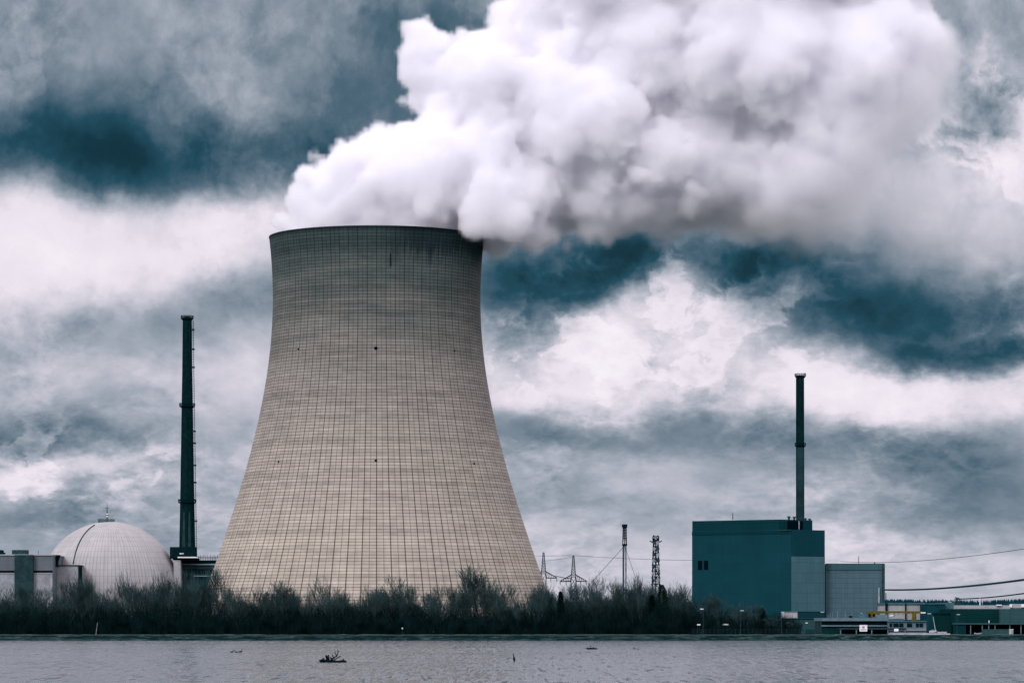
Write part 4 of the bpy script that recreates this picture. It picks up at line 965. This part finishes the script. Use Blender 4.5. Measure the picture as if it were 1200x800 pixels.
# dark evergreens in the belt
def evergreen(px, top, hw_, D, label, seed):
    rr = random.Random(seed); x = X(px, D); H = Z(top, D) - GZ; w_ = hw_ * D / F
    t_ = thing('evergreen_tree', (x, D, GZ), label, 'evergreen tree', 'evergreens in the shoreline belt')
    MB().tube((x, D, GZ - .1), (x, D, GZ + H * .92), .22, .05, 7).build('trunk', M['bark'], t_)
    m_ = MB()
    for i in range(5200):
        k_ = rr.random() ** .8; z = H * (.06 + .94 * k_); rmax = w_ * (1 - k_) ** .62 * (.8 + .35 * mnoise.noise(Vector((k_ * 9, seed, 0)))) + .12
        az = rr.uniform(0, 6.283); r_ = rmax * rr.random() ** .45 * (.78 + .4 * mnoise.noise(Vector((math.cos(az) * 2, math.sin(az) * 2, z * .7 + seed))))
        c = Vector((x + r_ * math.cos(az), D + r_ * math.sin(az), GZ + z)); dd = Vector((math.cos(az), math.sin(az), rr.uniform(-.5, .4))) * rr.uniform(.25, .55)
        e = Vector((rr.gauss(0, 1), rr.gauss(0, 1), rr.gauss(0, 1))).normalized() * .13
        m_.poly([c - e, c + dd, c + e], [(0, 1, 2)])
    m_.build('crown', M['spruce'], t_)
evergreen(657, 693, 9, 1016, 'dark narrow conifer below the two pylons', 1)
evergreen(776, 685, 20, 1018, 'wide dark evergreen mass under the lattice mast', 2)
evergreen(764, 697, 15, 1022, 'lower dark evergreen left of the lattice mast foot', 3)
evergreen(836, 700, 18, 1024, 'dark evergreen behind bare trees at the teal block corner', 4)
evergreen(893, 712, 13, 1026, 'small dark evergreen before the right part of the teal block', 5)
# undergrowth: far too many stems to count
ug = MB(); rr = random.Random(5)
def ug_h(px):
    base_ = 33 - max(0, px - 800) * .15 - (7 if 498 < px < 645 else 0)
    return max(9, base_ + 9 * mnoise.noise(Vector((px * .018, 0, 0))) + 5 * mnoise.noise(Vector((px * .09, 2, 0))))
for i in range(21000):
    px = rr.uniform(-60, 938); D = 1012 + 62 * rr.random() ** 1.4
    x = X(px, D); h = ug_h(px) * D / F * rr.uniform(.45, 1.08) * (.85 if D < 1016 else 1 + (D - 1016) * .006)
    ln = Vector((rr.gauss(0, .16), rr.gauss(0, .12), 1)); b_ = Vector((x, D, GZ - .1)); m_ = b_ + ln * h * .55; t_ = m_ + (ln + Vector((rr.gauss(0, .2), rr.gauss(0, .2), 0))) * h * .45
    r_ = rr.uniform(.035, .07)
    ug.tube(b_, m_, r_, r_ * .8, 3, False); ug.tube(m_, t_, r_ * .8, r_ * .4, 3, False)
    for k_ in range(3):
        s0 = b_.lerp(t_, rr.uniform(.15, .85)); ug.tube(s0, s0 + Vector((rr.gauss(0, .7), rr.gauss(0, .5), rr.uniform(.2, 1.0))) * h * .18, .035, .02, 3, False)
tag(ug.build('undergrowth', M['thicket']), 'dense dark leafless thicket filling the foot of the tree belt', 'undergrowth', kind='stuff')
# brighter single stems in front of the belt
o = MB(); o.tube((X(112.3, 1011), 1011, GZ - .1), P(114.3, 728.5, 1011), .09, .05, 6); tag(o.build('birch_sapling', M['birch'], origin=(X(112.3, 1011), 1011, GZ)), 'single pale leaning birch stem at the foot of the trees left', 'sapling')
mk = thing('marker_post', (X(471.5, 1011), 1011, GZ), 'small post with bright top on the bank below the tower', 'marker post')
MB().tube((X(471.5, 1011), 1011, GZ - .05), (X(471.5, 1011), 1011, Z(736.5, 1011)), .07, .07, 6).build('post', M['steel_mid'], mk)
MB().tube((X(471.5, 1011), 1011, Z(736.5, 1011)), (X(471.5, 1011), 1011, Z(735, 1011)), .2, .2, 8).build('reflector', M['white'], mk)

# ------------------------------------------------------------------ steam plume: real volume baked from a field of billows, thick core inside
PD = 1400.0; kp = PD / F
BIG = [ # photo x, photo y, radius px, depth offset px
 (368,286,50,0),(342,264,32,0),(355,240,38,0),(380,208,30,5),(402,190,30,0),(430,178,36,0),(430,270,75,0),(500,272,72,0),(550,262,52,0),(560,262,38,-84),(592,270,44,-78),(620,270,36,-50),(410,232,58,-15),(388,215,40,10),(620,250,62,-50),(450,215,74,10),(510,205,90,-10),(575,220,84,-25),(640,232,76,-5),(700,226,78,-12),(735,185,70,-12),
 (470,150,44,0),(530,120,72,20),(498,62,46,0),(500,95,50,10),(545,72,50,-25),(522,64,42,0),(565,88,50,0),(585,110,95,0),(640,60,80,20),(680,130,115,-5),(625,20,52,0),(760,60,130,20),(880,60,140,0),(1012,88,130,10),
 (795,195,98,0),(890,200,105,20),(980,210,110,0),(1080,240,90,10),(1180,270,80,20),(1280,280,100,0),(720,-60,140,0),(880,-90,170,10),(990,-80,130,0),(1300,200,120,10)]
ng = bpy.data.node_groups.new('steam_field', 'GeometryNodeTree')
ng.interface.new_socket('Geometry', in_out='OUTPUT', socket_type='NodeSocketGeometry')
def field(g):
    pos = g.n('GeometryNodeInputPosition').outputs[0]; sdf = None
    for px, py, r, dp in BIG:
        dn = g.n('ShaderNodeVectorMath', {0: pos, 1: (X(px, PD), PD + dp * kp, Z(py, PD))}, operation='DISTANCE').outputs['Value']
        q_ = g.m('SUBTRACT', dn, r * kp); sdf = q_ if sdf is None else g.m('SMOOTH_MIN', sdf, q_, 8.0)
    s_ = g.sep(pos)
    upx = g.m('MULTIPLY_ADD', s_[0], F / PD / 100, 6.0)                      # hundreds of photo pixels at this distance
    vpx = g.m('MULTIPLY_ADD', g.m('SUBTRACT', s_[2], EYE), -F / PD / 100, 7.3)
    # ragged and soft downwind and on the underside, crisp upwind
    softk = g.smooth(g.m('ADD', g.m('MULTIPLY', upx, .35), g.m('ADD', g.m('MULTIPLY', vpx, 1.3), g.m('MULTIPLY', g.m('MAXIMUM', g.m('SUBTRACT', upx, 9.3), 0.0), 1.0))), 5.5, 7.6)
    nb = g.noise(pos, 1 / 34, 1, .5); nf = g.noise(pos, 1 / 15, 7, .66)
    nh = g.noise(pos, 1 / 5.5, 3, .6)
    vo = g.n('ShaderNodeTexVoronoi', {'Vector': pos, 'Scale': 1 / 21, 'Detail': 1.7, 'Roughness': .55}, feature='F1').outputs['Distance']
    amp = g.m('MULTIPLY_ADD', softk, -6.0, 12.0)
    e = g.m('MULTIPLY_ADD', g.m('SUBTRACT', vo, .36), amp, sdf)
    e = g.m('MULTIPLY_ADD', g.m('SUBTRACT', nf, .5), g.m('MULTIPLY_ADD', softk, 14.0, 15.0), e)
    e = g.m('MULTIPLY_ADD', g.m('SUBTRACT', nb, .5), 12.0, e)
    e = g.m('MULTIPLY_ADD', g.m('SUBTRACT', nh, .5), g.m('MULTIPLY_ADD', softk, -4.0, 5.0), e)
    soft = g.m('MULTIPLY_ADD', softk, 27.0, 1.6)
    return e, soft, softk
g = NT(ng); e, soft, softk = field(g)
dens = g.m('MINIMUM', g.m('MAXIMUM', g.m('DIVIDE', g.m('MULTIPLY', e, -1.0), soft), 0.0), 1.0)
dens = g.m('MULTIPLY', dens, g.m('MULTIPLY_ADD', softk, -.84, 1.0))
lo_, hi_ = (X(300, PD), PD - 72, Z(335, PD)), (X(1390, PD), PD + 72, Z(-230, PD)); VS = 1.4
vc = g.n('GeometryNodeVolumeCube', {'Density': dens, 'Min': lo_, 'Max': hi_, 'Resolution X': int((hi_[0]-lo_[0])/VS), 'Resolution Y': int(144/VS), 'Resolution Z': int((hi_[2]-lo_[2])/VS)})
smat = bpy.data.materials.new('steam'); smat.use_nodes = True; t = NT(smat.node_tree); t.N.clear()
pv = t.n('ShaderNodeVolumePrincipled', {'Color': (.990, .988, 1.0, 1), 'Density': .30, 'Anisotropy': .0})
t.n('ShaderNodeOutputMaterial', {'Volume': pv.outputs[0]})
smn = g.n('GeometryNodeSetMaterial', {'Geometry': vc.outputs[0], 'Material': smat}); g.n('NodeGroupOutput', {0: smn.outputs[0]})
# core mesh
nc = bpy.data.node_groups.new('steam_core_field', 'GeometryNodeTree'); nc.interface.new_socket('Geometry', in_out='OUTPUT', socket_type='NodeSocketGeometry')
g = NT(nc); e, soft, softk = field(g)
cd_ = g.m('MINIMUM', g.m('MAXIMUM', g.m('MULTIPLY_ADD', g.m('ADD', e, g.m('MULTIPLY_ADD', softk, 18.0, 11.0)), -.25, .5), 0.0), 1.0)
VC = 4.0
vc = g.n('GeometryNodeVolumeCube', {'Density': cd_, 'Min': lo_, 'Max': hi_, 'Resolution X': int((hi_[0]-lo_[0])/VC), 'Resolution Y': int(144/VC), 'Resolution Z': int((hi_[2]-lo_[2])/VC)})
vm = g.n('GeometryNodeVolumeToMesh', {0: vc.outputs[0]}); vm.inputs['Threshold'].default_value = .5
g.n('NodeGroupOutput', {0: vm.outputs[0]})
tmp = bpy.data.objects.new('tmp', bpy.data.meshes.new('tmp')); COL.objects.link(tmp)
md = tmp.modifiers.new('f', 'NODES'); md.node_group = nc
dg = bpy.context.evaluated_depsgraph_get(); dg.update()
cme = bpy.data.meshes.new_from_object(tmp.evaluated_get(dg)); bpy.data.objects.remove(tmp)
cmat = mat('dense_steam', (.985, .978, .995), 1.0, var=0.0, spec=0.0)
cme.materials.clear(); cme.materials.append(cmat); cme.polygons.foreach_set('use_smooth', [True] * len(cme.polygons))
core = bpy.data.objects.new('steam_plume', cme); COL.objects.link(core)
tag(core, 'huge white steam plume billowing out of the cooling tower and drifting right', 'steam plume')
vol = bpy.data.objects.new('mist', bpy.data.volumes.new('mist')); COL.objects.link(vol); vol.parent = core; vol.data.materials.append(smat)
md = vol.modifiers.new('f', 'NODES'); md.node_group = ng
for o in list(bpy.data.objects):
    if '_o' in o: del o['_o']
print('core faces', len(cme.polygons), 'objects', len(bpy.data.objects))
